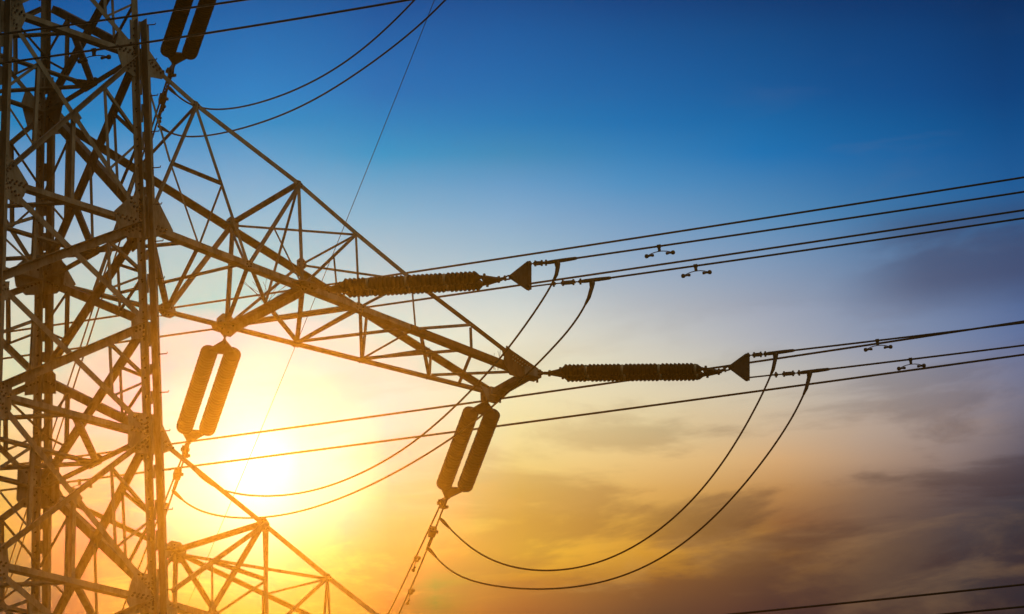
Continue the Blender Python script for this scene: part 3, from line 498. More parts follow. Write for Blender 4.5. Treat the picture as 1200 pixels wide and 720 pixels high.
# the four faces: X bracing in every panel, horizontals where an arm meets the body, small secondary braces
faces = {  # name: (left corner, right corner, outward normal)
    'F': ((-1, -1), (1, -1), -Y), 'S': ((1, -1), (1, 1), X), 'K': ((1, 1), (-1, 1), Y), 'W': ((-1, 1), (-1, -1), -X)}
horiz = [16.928, 19.429, 22.755, 25.555, 29.25, 30.9]
big = {(16.928, 19.429), (22.755, 25.555)}
def on(a, b, t): return a + (b - a) * t
for fn, (la, lb, n) in faces.items():
    nn = (n + V((0, 0, TAPER))).normalized()
    for z0, z1 in zip(ZL, ZL[1:]):
        if z0 < 13 and fn in 'KW': continue
        a0, a1, b0, b1 = leg(*la, z0), leg(*la, z1), leg(*lb, z0), leg(*lb, z1)
        if z0 >= 29: w = 0.07
        elif fn in 'FK': w = 0.085 if z1 > 22.8 else 0.10
        else: w = 0.105
        if fn == 'S': w = 0.12
        mb = MB(); angle(mb, a1, b0, nn, w, 0.08, e=1, s=-1, off=-0.004, t0=0.14, t1=0.14); T('diagonal_brace', mb)
        mb = MB(); angle(mb, b1, a0, nn, w if fn != 'F' else (0.085 if z1 - z0 > 2 else 0.125), w * 1.15, e=1, s=1, off=0.009, t0=0.14, t1=0.14); T('diagonal_brace', mb)
        if fn == 'W' or z0 < 13 or z1 > 30: continue
        if fn == 'K' and not (13 < z0 < 28): continue
        # secondary braces
        tq = 0.255; zm = (z0 + z1) / 2
        for (p1, p0, q1, q0, c) in ((a1, b0, b1, a0, la), (b1, a0, a1, b0, lb)):
            up = on(p1, p0, tq); dn = on(q0, q1, tq)
            mb = MB(); angle(mb, up, dn, nn, 0.055, 0.05, t=0.006, e=1, s=-1, off=-0.02); T('secondary_post', mb)
            if fn != 'K' or True:
                lm = leg(*c, zm)
                mb = MB(); angle(mb, up, lm, nn, 0.045, 0.045, t=0.006, e=-1, s=-1, off=-0.03, t1=0.05); T('secondary_brace', mb)
                mb = MB(); angle(mb, lm, dn, nn, 0.035, 0.035, t=0.006, e=1, s=-1, off=-0.03, t0=0.05); T('secondary_brace', mb)
        if (z0, z1) in big:
            cx = on(a1, b0, 0.5); hm = on(a0, b0, 0.5)
            mb = MB(); angle(mb, cx, hm, nn, 0.06, 0.05, t=0.006, e=1, s=-1, off=-0.02); T('secondary_post', mb)
            pm = MB(); r_ = 0.12
            u = (b0 - a0).normalized()
            polyplate(pm, [cx + u * r_, cx + Z * r_ * 1.1, cx - u * r_, cx - Z * r_ * 1.1], nn, 0.01, 0.003)
            T('gusset_plate', pm, [STEEL, BOLT])
    for z in horiz:
        a, b = leg(*la, z), leg(*lb, z)
        mb = MB(); angle(mb, a, b, nn, 0.085, 0.11, t=0.01, e=-1, s=-1, off=0.0, t0=0.1, t1=0.1)
        T('horizontal_beam', mb)
        if z > 30: continue
        mid = on(a, b, 0.5)
        u = (b - a).normalized()
        pm = MB(); polyplate(pm, [mid - u * 0.2 + Z * 0.02, mid - u * 0.1 + Z * 0.09, mid + u * 0.1 + Z * 0.09, mid + u * 0.2 + Z * 0.02, mid + u * 0.15 - Z * 0.07, mid - u * 0.15 - Z * 0.07], nn, 0.01, -0.02)
        if fn in 'S': T('gusset_plate', pm, [STEEL, BOLT])
# diamond bracing across the inside at every arm level
for z in horiz[:5]:
    h = hw(z); mids = [V((0, -h, z)), V((h, 0, z)), V((0, h, z)), V((-h, 0, z))]
    for i in range(4):
        mb = MB(); angle(mb, mids[i], mids[(i + 1) % 4], -Z, 0.09, 0.07, e=1, s=-1, off=0.03, t0=0.05, t1=0.05); T('plan_brace', mb)
    mb = MB(); angle(mb, V((-h, 0, z)), V((h, 0, z)), -Z, 0.085, 0.08, e=1, s=-1, off=0.045, t0=0.05, t1=0.05); T('plan_brace', mb)
    pm = MB(); c = V((h - 0.12, 0, z - 0.03)); polyplate(pm, [c + V((0.1, -0.2, 0)), c + V((0.1, 0.2, 0)), c + V((-0.2, 0.07, 0)), c + V((-0.2, -0.07, 0))], Z, 0.01); T('gusset_plate', pm, [STEEL, BOLT])
# lowest stretch of the body, below the picture
mb_z = [0.3, 6.0, 11.2]
for fn, (la, lb, n) in faces.items():
    if fn in 'KW': continue
    for z0, z1 in zip(mb_z, mb_z[1:]):
        pass

# gusset plates at the leg nodes, with bolt rows along every member that lands on them
def plate(pts, node, dirs, n, off=0.0, legx=True, name='gusset_plate', mats=None, t=0.014, bo=0.0):
    pts = [V(p) for p in pts]; mb = MB(); polyplate(mb, pts, n, t, off)
    u = (n.cross(Z)).normalized(); v = n.cross(u)
    P2 = [((p - node).dot(u), (p - node).dot(v)) for p in pts]
    c = (sum(p[0] for p in P2) / len(P2), sum(p[1] for p in P2) / len(P2))
    Ps = [(c[0] + (p[0] - c[0]) * 0.90, c[1] + (p[1] - c[1]) * 0.90) for p in P2]
    for (d, rows) in dirs:
        d = V(d); d = (d - n * d.dot(n)).normalized(); w = n.cross(d)
        for r in rows:
            s = 0.12 + (0.035 if r > 0 else 0)
            while s < 0.8:
                q = node + d * s + w * r
                if inpoly(((q - node).dot(u), (q - node).dot(v)), Ps): bolt(mb, q + n * (off + bo), n)
                s += 0.078
    if legx:
        for k in range(-7, 8):
            for dx in (-0.115, 0.115):
                q = node + Z * (k * 0.075) + u * dx
                if inpoly(((q - node).dot(u), (q - node).dot(v)), Ps): bolt(mb, q + n * (off + bo), n)
    return T(name, mb, mats or [STEEL, BOLT])
nF = (-Y + V((0, 0, TAPER))).normalized()
DF = dict(RH1=((-1, 0, 0.0), (-1, 0, 1.0), (-1, 0, -1.15)), RH2=((-1, 0, 0), (-1, 0, 1.15), (-1, 0, -.6)), RH3=((-1, 0, .6), (-1, 0, -.6)),
          RH4=((-1, 0, 0), (-1, 0, .65), (-1, 0, -1.0)), RH5=((-1, 0, 0), (-1, 0, 1.0), (-1, 0, -.6)),
          LH1=((1, 0, 0), (1, 0, .6), (1, 0, -1.15)), LH2=((1, 0, 0), (1, 0, 1.15), (1, 0, -.6)), LH3=((1, 0, .6), (1, 0, -.6)),
          LH4=((1, 0, 0), (1, 0, .65), (1, 0, -1.0)), LH5=((1, 0, 0), (1, 0, 1.0), (1, 0, -.6)))
for k_, pts in COORDS['plates_F'].items():
    nd = leg(1 if k_[0] == 'R' else -1, -1, H[k_[1:]])
    plate(pts, nd, [(d, (-0.02, 0.025)) for d in DF[k_]], nF)
    # the same plate on the back face and on the right-hand face
    bk = [(p[0], -p[1], p[2]) for p in pts]
    plate(bk, leg(1 if k_[0] == 'R' else -1, 1, H[k_[1:]]), [(d, (0.0,)) for d in DF[k_]], (Y + V((0, 0, TAPER))).normalized(), legx=False)
    sd_ = [(-p[1], p[0], p[2]) for p in pts]
    plate(sd_, V((-nd.y, nd.x, nd.z)), [((-d[1], d[0], d[2]), (0.0,)) for d in DF[k_]], (X + V((0, 0, TAPER))).normalized(), legx=False)

# ---------------------------------------------------------------- crossarms
def sect(mb, a, b, n, w1, w2, e, s, off=0.0, t0=0.0, t1=0.0, t=0.009): angle(mb, a, b, n, w1, w2, t, e, s, off, t0, t1)
def arm(zt, zb, A, side_plates_n, full=True):
    """A: T (near top nodes), b (near bottom), c (far top), d (far bottom), TN / TF the two tips"""
    Rt, Rb, Bt, Bb = leg(1, -1, zt), leg(1, -1, zb), leg(1, 1, zt), leg(1, 1, zb)
    TN, TF = V(A['TN']), V(A['TF'])
    Tn = [V(p) for p in A['T']]; b = [V(p) for p in A['b']]; c = [V(p) for p in A['c']]; d = [V(p) for p in A['d']]
    nN = ((Rb - Rt).cross(TN - Rt)).normalized(); nN = nN if nN.y < 0 else -nN
    nR = ((Bb - Bt).cross(TF - Bt)).normalized(); nR = nR if nR.y > 0 else -nR
    # chords
    pts = [Rt] + Tn + ([TN + V((-0.45, 0.03, 0.16))] if full else [TN])
    tp = A.get('trim', 0.45)
    for i, (p, q) in enumerate(zip(pts, pts[1:])):
        pass
    mb = MB()
    for i, (p, q) in enumerate(zip(pts[:5], pts[1:5])): sect(mb, p, q, nN, 0.085, 0.075, 1, -1, 0.0, 0.3 if i == 0 else -0.004, 0)
    T('crossarm_chord', mb, STEEL)
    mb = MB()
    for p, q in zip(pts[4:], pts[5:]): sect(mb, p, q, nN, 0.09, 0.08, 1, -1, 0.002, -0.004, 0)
    T('crossarm_chord', mb, ORANGE_LIT if full else STEEL)
    sp_ = on(Rb, TN, 0.685)
    mb = MB(); sect(mb, Rb, sp_, nN, 0.10, 0.12, -1, -1, 0.0, 0.35, 0.0, 0.012)
    T('crossarm_chord', mb)
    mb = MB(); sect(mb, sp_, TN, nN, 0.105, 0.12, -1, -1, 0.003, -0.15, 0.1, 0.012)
    T('crossarm_chord', mb, ORANGE_LIT if full else STEEL)
    mb = MB(); sect(mb, Bt, TF, (V((0, 0, -1)) if full else V((0, 0, -1))), 0.21 if full else 0.14, 0.07, 1, -1, 0.0, 0.2, 0.12, 0.012); T('crossarm_chord', mb)
    mb = MB(); sect(mb, Bb, TF, -nR, 0.085, 0.11, -1, 1, 0.0, 0.3, 0.1, 0.011); T('crossarm_chord', mb)
    return Rt, Rb, Bt, Bb, TN, TF, Tn, b, c, d, nN, nR
def br_(a, b_, n, w=0.06, e=1, s=-1, off=-0.015, t0=0.04, t1=0.04, name='crossarm_brace', w2=None):
    mb = MB(); angle(mb, a, b_, n, w, w2 or w * 0.9, 0.007, e, s, off, t0, t1); return T(name, mb)

A = COORDS['arm_mid']
Rt, Rb, Bt, Bb, TN, TF, Tn, b, c, d, nN, nR = arm(H['H1'], H['H2'], A, None)
T1, T2, T3, T4, T5, T6 = Tn; c1, c2, c3 = c; d1, F1, d3, d4, d5 = d; b1, b2, N1, b4, b5, b6 = b
dn = -Z
# near side web
m1 = on(Rb, T1, 0.5); mm = on(T1, b2, 0.5)
br_(Rb, T1, nN, 0.065, s=1, off=0.01, t0=0.3); br_(T1, b2, nN, 0.06)
br_(Rt, m1, nN, 0.04, t0=0.3); br_(m1, mm, nN, 0.05, s=1); br_(m1, b1, nN, 0.035); br_(mm, b1, nN, 0.035, s=1)
br_(T2, b2, nN, 0.07, s=1, off=0.01); br_(T2, N1, nN, 0.07); br_(T3, N1, nN, 0.05, s=1, off=0.008); br_(T3, b4, nN, 0.045)
br_(on(T2, b2, 0.52), N1, nN, 0.03); br_(on(T3, N1, 0.42), on(N1, b4, 0.62), nN, 0.035)
br_(T4, b4, nN, 0.045, s=1); br_(T4, b5, nN, 0.035); br_(T5, b5, nN, 0.05, s=1, off=0.008, e=-1); br_(T5, b6, nN, 0.035)
# far side web
br_(c1, F1, nR, 0.085, s=-1); br_(c1, d1, nR, 0.09, s=-1, w2=0.05); br_(c2, F1, nR, 0.05); br_(c2, d3, nR, 0.05); br_(c3, d3, nR, 0.045); br_(c3, d4, nR, 0.055)
br_(d1, on(Bt, TF, 0.19), nR, 0.06); br_(on(Bb, TF, 0.1), on(Bt, TF, 0.19), nR, 0.06)
c4 = on(c3, TF, 0.5); br_(c4, d5, nR, 0.05); br_(c4, d4, nR, 0.045)
# top plane
nT = (T2 - Rt).cross(c1 - Rt).normalized()
br_(T2, c1, nT, 0.07, s=1, off=0.0); br_(c1, T3, nT, 0.045); br_(c2, T4, nT, 0.045); br_(c2, T3, nT, 0.04)
br_(c1, b2, nN, 0.04, off=-0.03)
br_(T1, on(Bt, TF, 0.19), nT, 0.05)
# bottom plane
bm = on(F1, N1, 0.52)
br_(F1, N1, dn, 0.15, s=1, off=0.01, name='crossarm_beam', w2=0.12, t0=0.1, t1=0.1)
br_(b2, F1, dn, 0.07); br_(b2, V((0.55 * 1 + 1.9, 1.17, b2.z)), dn, 0.06); br_(b1, d1, dn, 0.065); br_(b1 + V((-0.08, 0, 0)), V((hw(b2.z), 0, b2.z)), dn, 0.07)
br_(Rb, d1, dn, 0.075, t0=0.2); br_(N1, d3, dn, 0.075); br_(bm, d3, dn, 0.055); br_(F1, b4, dn, 0.075); br_(b4, d3, dn, 0.055); br_(b4, d4, dn, 0.055)
br_(d3, b5, dn, 0.06); br_(d4, b5, dn, 0.04); br_(d4, b6, dn, 0.06); br_(b5 + V((0.07, 0, 0)), d5, dn, 0.055); br_(b6, d5 + V((0.65, 0, 0)), dn, 0.055)
br_(d5, TN, dn, 0.055, t1=0.2); br_(b2, bm, dn, 0.05); br_(T2, bm, nN, 0.05)
# far-side chord packing plates and node plates
def nodeplate(p, n, r, dirs=(), name='gusset_plate', sx=1.0):
    u = n.cross(Z)
    if u.length < 0.2: u = V((1, 0, 0))
    u.normalize(); v = n.cross(u).normalized()
    pts = [p + u * (r * sx * math.cos(q)) + v * (r * math.sin(q)) for q in [math.pi / 8 + math.pi / 4 * k for k in range(8)]]
    mb = MB(); polyplate(mb, pts, n, 0.012, -0.012)
    for k in range(6):
        q = 1.05 * k + 0.3; bolt(mb, p + u * (r * sx * 0.6 * math.cos(q)) + v * (r * 0.6 * math.sin(q)) - n * 0.012, n, 0.013, 0.02)
    return T(name, mb, [STEEL, BOLT])
nodeplate(c1, nR, 0.125); nodeplate(F1 - Z * 0.02, dn, 0.24); nodeplate(F1 + Z * 0.02, nR, 0.2); nodeplate(N1 - Z * 0.02, dn, 0.2, sx=1.3); nodeplate(N1, nN, 0.12); nodeplate(T2, nN, 0.075)
nodeplate(b2, nN, 0.075); nodeplate(b4, nN, 0.085, sx=1.4); nodeplate(d3 - Z * 0.03, dn, 0.1); nodeplate(T1, nN, 0.075, sx=1.2); nodeplate(c2, nR, 0.1); nodeplate(d1, nR, 0.13, sx=1.3); nodeplate(d4 - Z * 0.02, dn, 0.08); nodeplate(d5 - Z * 0.02, dn, 0.08)
nodeplate(on(c3, TF, 0.25), nR, 0.12, sx=2.2)
for k_, pts in COORDS['plates_N'].items():
    nd = leg(1, -1, H[k_[1:]])
    plate(pts, nd, [(((TN - nd) if k_ == 'RH2' else (T2 - Rt)), (-0.025, 0.03))], nN, off=-0.003)
    fp = [(p[0], -p[1], p[2]) for p in pts]
    plate(fp, leg(1, 1, H[k_[1:]]), [((TF - nd), (-0.02, 0.03))], nR, off=-0.003)
# tip: splice plate, end beam, lower hanger plate
tpn = [V(p) for p in COORDS['tip_plate']]
mb = MB(); polyplate(mb, tpn, nN, 0.02, 0.03)
dd = (tpn[2] - tpn[1]).normalized(); ww = nN.cross(dd)
for i in range(9):
    for r in (-0.09, -0.16):
        bolt(mb, tpn[1] + dd * (0.05 + 0.058 * i) + ww * (r if ww.z > 0 else -r) + nN * 0.03, nN, 0.011, 0.02)
T('tip_plate', mb, [ORANGE_LIT, PALE])
mb = MB(); dT = (TF - TN).normalized(); u_ = dT.cross(Z).normalized()
box(mb, (TN + TF) / 2 - Z * 0.03, dT, u_, Z, (TF - TN).length + 0.1, 0.20, 0.10); box(mb, TN - Z * 0.02, dT, u_, Z, 0.22, 0.34, 0.14); box(mb, TF - Z * 0.03, dT, u_, Z, 0.30, 0.28, 0.15)
for P, q in ((TN, 0.16), (TF, -0.2), (TN, -0.14), (TF, 0.15)):
    tube(mb, [P + u_ * q - Z * 0.14, P + u_ * q + Z * 0.08], 0.02, 6)
T('tip_beam', mb)
pz = TF + V((-0.15, -0.08, -0.06)); mb = MB(); polyplate(mb, [pz + V((-0.2, 0, 0.1)), pz + V((0.25, 0, 0.02)), pz + V((0.18, 0, -0.14)), pz + V((-0.05, 0, -0.14))], nR, 0.03); T('tip_plate', mb, [STEEL, BOLT])
# bird spikes
def spikes(p, n_, ln, spread):
    mb = MB()
    for i in range(n_):
        a_ = random.uniform(-spread, spread); b_ = random.uniform(-0.3, 0.3)
        dr = (Z + RIGHT * a_ + FWD * b_).normalized(); q = p + RIGHT * random.uniform(-0.08, 0.08)
        tube(mb, [q, q + dr * ln * random.uniform(0.6, 1) * 0.5, q + dr * ln * random.uniform(0.8, 1.1) + RIGHT * a_ * 0.08], 0.0032, 5)
    T('bird_spike', mb, FITTING)
spikes(bm + Z * 0.05, 13, 0.42, 1.2); spikes(TN + V((-0.5, 0.2, 0.0)), 8, 0.34, 0.9)

# lower crossarm (only its top chords rise into the picture)
zb = H['H5']; LA = COORDS['lower']
tn2 = V((11.5, -0.3, zb)); tf2 = V((11.6, 0.6, zb)); tl = [V(p) for p in LA['T']]
dirT = (tn2 - tl[-1])
LT = tl + [tl[-1] + dirT * 0.3, tl[-1] + dirT * 0.62]
Rb2 = leg(1, -1, zb); Bb2 = leg(1, 1, zb); Bt2 = leg(1, 1, H['H4'])
def nb(x): return on(Rb2, tn2, (x - Rb2.x) / (tn2.x - Rb2.x))
def fb(x): return on(Bb2, tf2, (x - Bb2.x) / (tf2.x - Bb2.x))
def ft(x): return on(Bt2, tf2, (x - Bt2.x) / (tf2.x - Bt2.x))
AL = dict(T=[tuple(p) for p in LT], b=[tuple(nb(x)) for x in (2.5, 3.6, 4.9, 5.9, 7.3, 9.0)], c=[tuple(ft(x)) for x in (3.71, 5.3, 7.0)], d=[tuple(fb(x)) for x in (2.4, 3.7, 5.3, 7.0, 9)], TN=tuple(tn2), TF=tuple(tf2))
Rt, Rb, Bt, Bb, TNl, TFl, Tn, b, c, d, nN2, nR2 = arm(H['H4'], H['H5'], AL, None, full=False)
t1, t2, t3 = Tn[:3]; m1 = on(Rb, t1, 0.5); b2 = b[1]; mm = on(t1, b2, 0.52)
br_(Rb, t1, nN2, 0.075, s=1, t0=0.3, off=0.01); br_(t1, b2, nN2, 0.06); br_(m1, mm, nN2, 0.05, s=1); br_(m1, b[0], nN2, 0.04); br_(mm, b[0], nN2, 0.04, s=1)
br_(t1, c[0], nT, 0.07, s=1, off=0); br_(c[0], t2, nT, 0.055); br_(t2, b2, nN2, 0.055, s=1); br_(t2, b[2], nN2, 0.05); br_(t2, on(b[2], d[2], 0.15), nN2, 0.05); br_(t1, on(b[0], d[1], 0.5), nN2, 0.065); br_(t3, b[2], nN2, 0.05)
br_(c[0], d[1], nR2, 0.085); br_(c[0], d[0], nR2, 0.06); br_(c[0], d[2], nR2, 0.065); br_(c[1], d[2], nR2, 0.05); br_(c[1], t2, nT, 0.04); br_(t1, d[2], nR2, 0.05)
br_(b[0], d[0], dn, 0.06); br_(b[1], d[1], dn, 0.1, name='crossarm_beam')
nodeplate(c[0], nR2, 0.18, sx=1.15); nodeplate(t1, nN2, 0.12); nodeplate(t2, nN2, 0.07)
for k_, pts in COORDS['plates_Nl'].items():
    nd = leg(1, -1, H[k_[1:]])
    plate(pts, nd, [(((tn2 - nd) if k_ == 'RH5' else (t1 - Rt)), (-0.025, 0.03))], nN2, off=-0.003)
    plate([(p[0], -p[1], p[2]) for p in pts], leg(1, 1, H[k_[1:]]), [((tf2 - nd), (0.0,))], nR2, off=-0.003)

# upper crossarm, just above the picture; the topmost string hangs from it
zt, zb3 = 30.9, 29.25; tn3 = V((6.4, -0.35, zb3)); tf3 = V((6.4, 0.45, zb3))
for (p, q, n_) in ((leg(1, -1, zb3), tn3, -Y), (leg(1, 1, zb3), tf3, Y), (leg(1, -1, zt), tn3, -Y), (leg(1, 1, zt), tf3, Y)):
    mb = MB(); sect(mb, p, q, n_, 0.09, 0.1, -1, -1 if n_.y < 0 else 1, 0, 0, 0); T('crossarm_chord', mb)
for x0, x1 in ((1.3, 2.8), (2.8, 4.3), (4.3, 5.6)):
    fy = lambda x, s: s * (1.2 - (x - 1.3) * 0.17)
    mb = MB(); angle(mb, V((x0, fy(x0, -1), zb3)), V((x1, fy(x1, 1), zb3)), dn, 0.06); T('crossarm_brace', mb)
    mb = MB(); angle(mb, V((x1, fy(x1, -1), zb3)), V((x1, fy(x1, 1), zb3)), dn, 0.09); T('crossarm_beam', mb)

# ---------------------------------------------------------------- wires
def quad(pts, extend=26.0, step=0.6, wfirst=30.0):
    """smooth sagging curve through measured points of one vertical plane"""
    P = [V(p) for p in pts]; o = P[0]; dh = V((P[-1].x - o.x, P[-1].y - o.y, 0)); dh.normalize()
    s = [(p - o).dot(dh) for p in P]; z = [p.z for p in P]; w = [wfirst] + [1.0] * (len(P) - 1)
    deg = 2 if len(P) > 3 else 1
    n = deg + 1
    M = [[sum(wi * si ** (i + j) for wi, si in zip(w, s)) for j in range(n)] for i in range(n)]
    B = [sum(wi * zi * si ** i for wi, si, zi in zip(w, s, z)) for i in range(n)]
    for i in range(n):
        for j in range(i + 1, n):
            f = M[j][i] / M[i][i]
            for k_ in range(n): M[j][k_] -= f * M[i][k_]
            B[j] -= f * B[i]
    cf = [0] * n
    for i in range(n - 1, -1, -1): cf[i] = (B[i] - sum(M[i][k_] * cf[k_] for k_ in range(i + 1, n))) / M[i][i]
    if deg == 2: cf[2] = max(min(cf[2], 0.006), -0.001) if False else cf[2]
    zz = lambda q: sum(cf[i] * q ** i for i in range(n))
    out = []; q = 0.0
    while q <= s[-1]: out.append(V((o.x, o.y, 0)) + dh * q + Z * zz(q)); q += step
    q = s[-1]; out.append(V((o.x, o.y, 0)) + dh * q + Z * zz(q))
    sl_ = (zz(q) - zz(q - 0.5)) / 0.5
    out.append(out[-1] + (dh + Z * sl_) * extend)
    return out
def smooth(pts, it=3):
    P = [V(p) for p in pts]
    for _ in range(2): P = [P[0]] + [(P[i - 1] + P[i] * 2 + P[i + 1]) / 4 for i in range(1, len(P) - 1)] + [P[-1]]
    for _ in range(it):
        Q = [P[0]]
        for a, b_ in zip(P, P[1:]): Q += [a * 0.75 + b_ * 0.25, a * 0.25 + b_ * 0.75]
        P = Q + [P[-1]]
    return P
def at(line, p):
    """closest point of a wire and its direction"""
    best = None
    for a, b_ in zip(line, line[1:]):
        dd_ = b_ - a; t_ = max(0, min(1, (p - a).dot(dd_) / dd_.length_squared)); q = a + dd_ * t_
        if best is None or (p - q).length < best[0]: best = ((p - q).length, q, dd_.normalized())
    return best[1], best[2]

def disc_string(A_, B_, parent, pitch=0.0665, r=0.118, fill=0.80, rims=True):
    d_ = B_ - A_; Ln = d_.length; n_ = int(Ln / pitch); prof = [(-0.06, 0.02, 0), (-0.05, 0.035, 0)]
    for i in range(n_):
        s = i * pitch; pale = 1 if rims and i % 9 == 5 else 0
        rr = r * (0.90 if pale else 1.0) * (1 + 0.012 * math.sin(i * 2.1)); 
        prof += [(s, r * (fill - 0.02), 0), (s + pitch * 0.10, rr * 0.97, pale), (s + pitch * 0.30, rr, pale), (s + pitch * 0.50, rr * 0.97, pale), (s + pitch * 0.70, rr * (fill + 1) / 2, 0), (s + pitch * 0.9, r * fill, 0)]
    prof += [(Ln, 0.035, 0), (Ln + 0.06, 0.02, 0)]
    mb = MB(); lathe(mb, A_, d_.normalized(), prof, 22)
    return mb.build('disc_string', [PORCELAIN, PALE], parent, smooth=False)
def tri_yoke(apex, p, q, n_, parent, name='yoke_plate', t=0.03, grow=0.05):
    mb = MB(); c_ = (p + q) / 2; ax = (c_ - apex).normalized(); sd_ = (q - p).normalized()
    pts = [apex - ax * grow - sd_ * 0.03, apex - ax * grow + sd_ * 0.03, q + sd_ * 0.03 - ax * 0.02, q + sd_ * 0.02 + ax * 0.05, p - sd_ * 0.02 + ax * 0.05, p - sd_ * 0.03 - ax * 0.02]
    polyplate(mb, pts, n_, t)
    for w_ in (apex, p, q): tube(mb, [w_ - n_ * 0.05, w_ + n_ * 0.05], 0.022, 7)
    return mb.build(name, FITTING, parent)
def links(P, Q, parent, name='shackle', r=0.028):
    """chain of shackle, eye and ball link between two points"""
    d_ = (Q - P); Ln = d_.length; d_.normalize(); s_ = frame(d_)[0]; n_ = d_.cross(s_); mb = MB()
    k_ = max(2, int(round(Ln / 0.13)))
    for i in range(k_):
        c_ = P + d_ * (Ln * (i + 0.5) / k_); nn_ = s_ if i % 2 else n_
        torus(mb, c_, nn_, Ln / k_ * 0.28, 0.015, 1.9, d_)
        tube(mb, [c_ - nn_ * 0.04 + d_ * (Ln / k_ * 0.45), c_ + nn_ * 0.04 + d_ * (Ln / k_ * 0.45)], 0.02, 6)
    tube(mb, [P, P + d_ * Ln * 0.2], r * 0.8, 7); tube(mb, [Q - d_ * Ln * 0.25, Q], r, 7)
    return mb.build(name, FITTING, parent)
def clevis(P, Q, parent, r=0.026):
    """adjusting links between the triangular plate and the clamp"""
    d_ = Q - P; Ln = d_.length; d_.normalize(); mb = MB(); a_, b_ = frame(d_)
    tube(mb, [P, Q], 0.011, 7)
    for f_ in (0.08, 0.38, 0.72, 0.95):
        c_ = P + d_ * (Ln * f_); tube(mb, [c_ - b_ * 0.045, c_ + b_ * 0.045], 0.018, 6)
        tube(mb, [c_ - d_ * 0.03, c_ + d_ * 0.03], r, 8)
    box(mb, P + d_ * Ln * 0.55, d_, a_, b_, Ln * 0.35, 0.05, 0.05)
    return mb.build('adjusting_link', FITTING, parent)
def damper(P, d_, label):
    o = empty('vibration_damper', P, label, 'vibration damper', 'dumbbell dampers clipped under the conductors')
    dz = (-Z - d_ * (-Z).dot(d_)).normalized(); a_ = d_.cross(dz).normalized()
    mb = MB(); box(mb, P + dz * 0.035, d_, a_, dz, 0.045, 0.04, 0.10); tube(mb, [P - d_ * 0.03, P + d_ * 0.03], 0.030, 8); mb.build('clamp', FITTING, o)
    mb = MB(); q = P + dz * 0.085
    mp = [q + d_ * s_ + dz * (0.05 * (abs(s_) / 0.2) ** 2) for s_ in (-0.19, -0.12, -0.06, 0, 0.06, 0.12, 0.19)]
    tube(mb, mp, 0.007, 6); mb.build('messenger_cable', FITTING, o)
    for sgn in (-1, 1):
        e_ = mp[0] if sgn < 0 else mp[-1]; dd_ = d_ * sgn; mb = MB()
        lathe(mb, e_ - dd_ * 0.10 + dz * 0.006, dd_, [(0, 0.012, 0), (0.008, 0.022, 0), (0.03, 0.022, 0), (0.05, 0.014, 0), (0.08, 0.016, 0), (0.095, 0.031, 0), (0.12, 0.034, 0), (0.137, 0.026, 0), (0.145, 0.008, 0)], 12)
        mb.build('weight', FITTING, o, smooth=True)
    return o

az98 = V(COORDS['az98']); az18 = V(COORDS['az18'])
WIRE = 0.0165
def conductor(path, label, group, r=WIRE, clampseg=None, cat='power line'):
    root = empty('conductor_cable', path[0], label, cat, group)
    mb = MB(); tube(mb, path, r, 8); mb.build('wire', ALU, root, smooth=True)
    if clampseg:
        a_, b_ = clampseg; d_ = (b_ - a_).normalized(); mb = MB()
        tube(mb, [a_ - d_ * 0.04, a_, a_ + d_ * 0.05, on(a_, b_, 0.6), b_, b_ + d_ * 0.03], [0.016, 0.026, 0.031, 0.031, 0.026, 0.018], 10)
        mb.build('dead_end_clamp', FITTING, root, smooth=True)
    return root

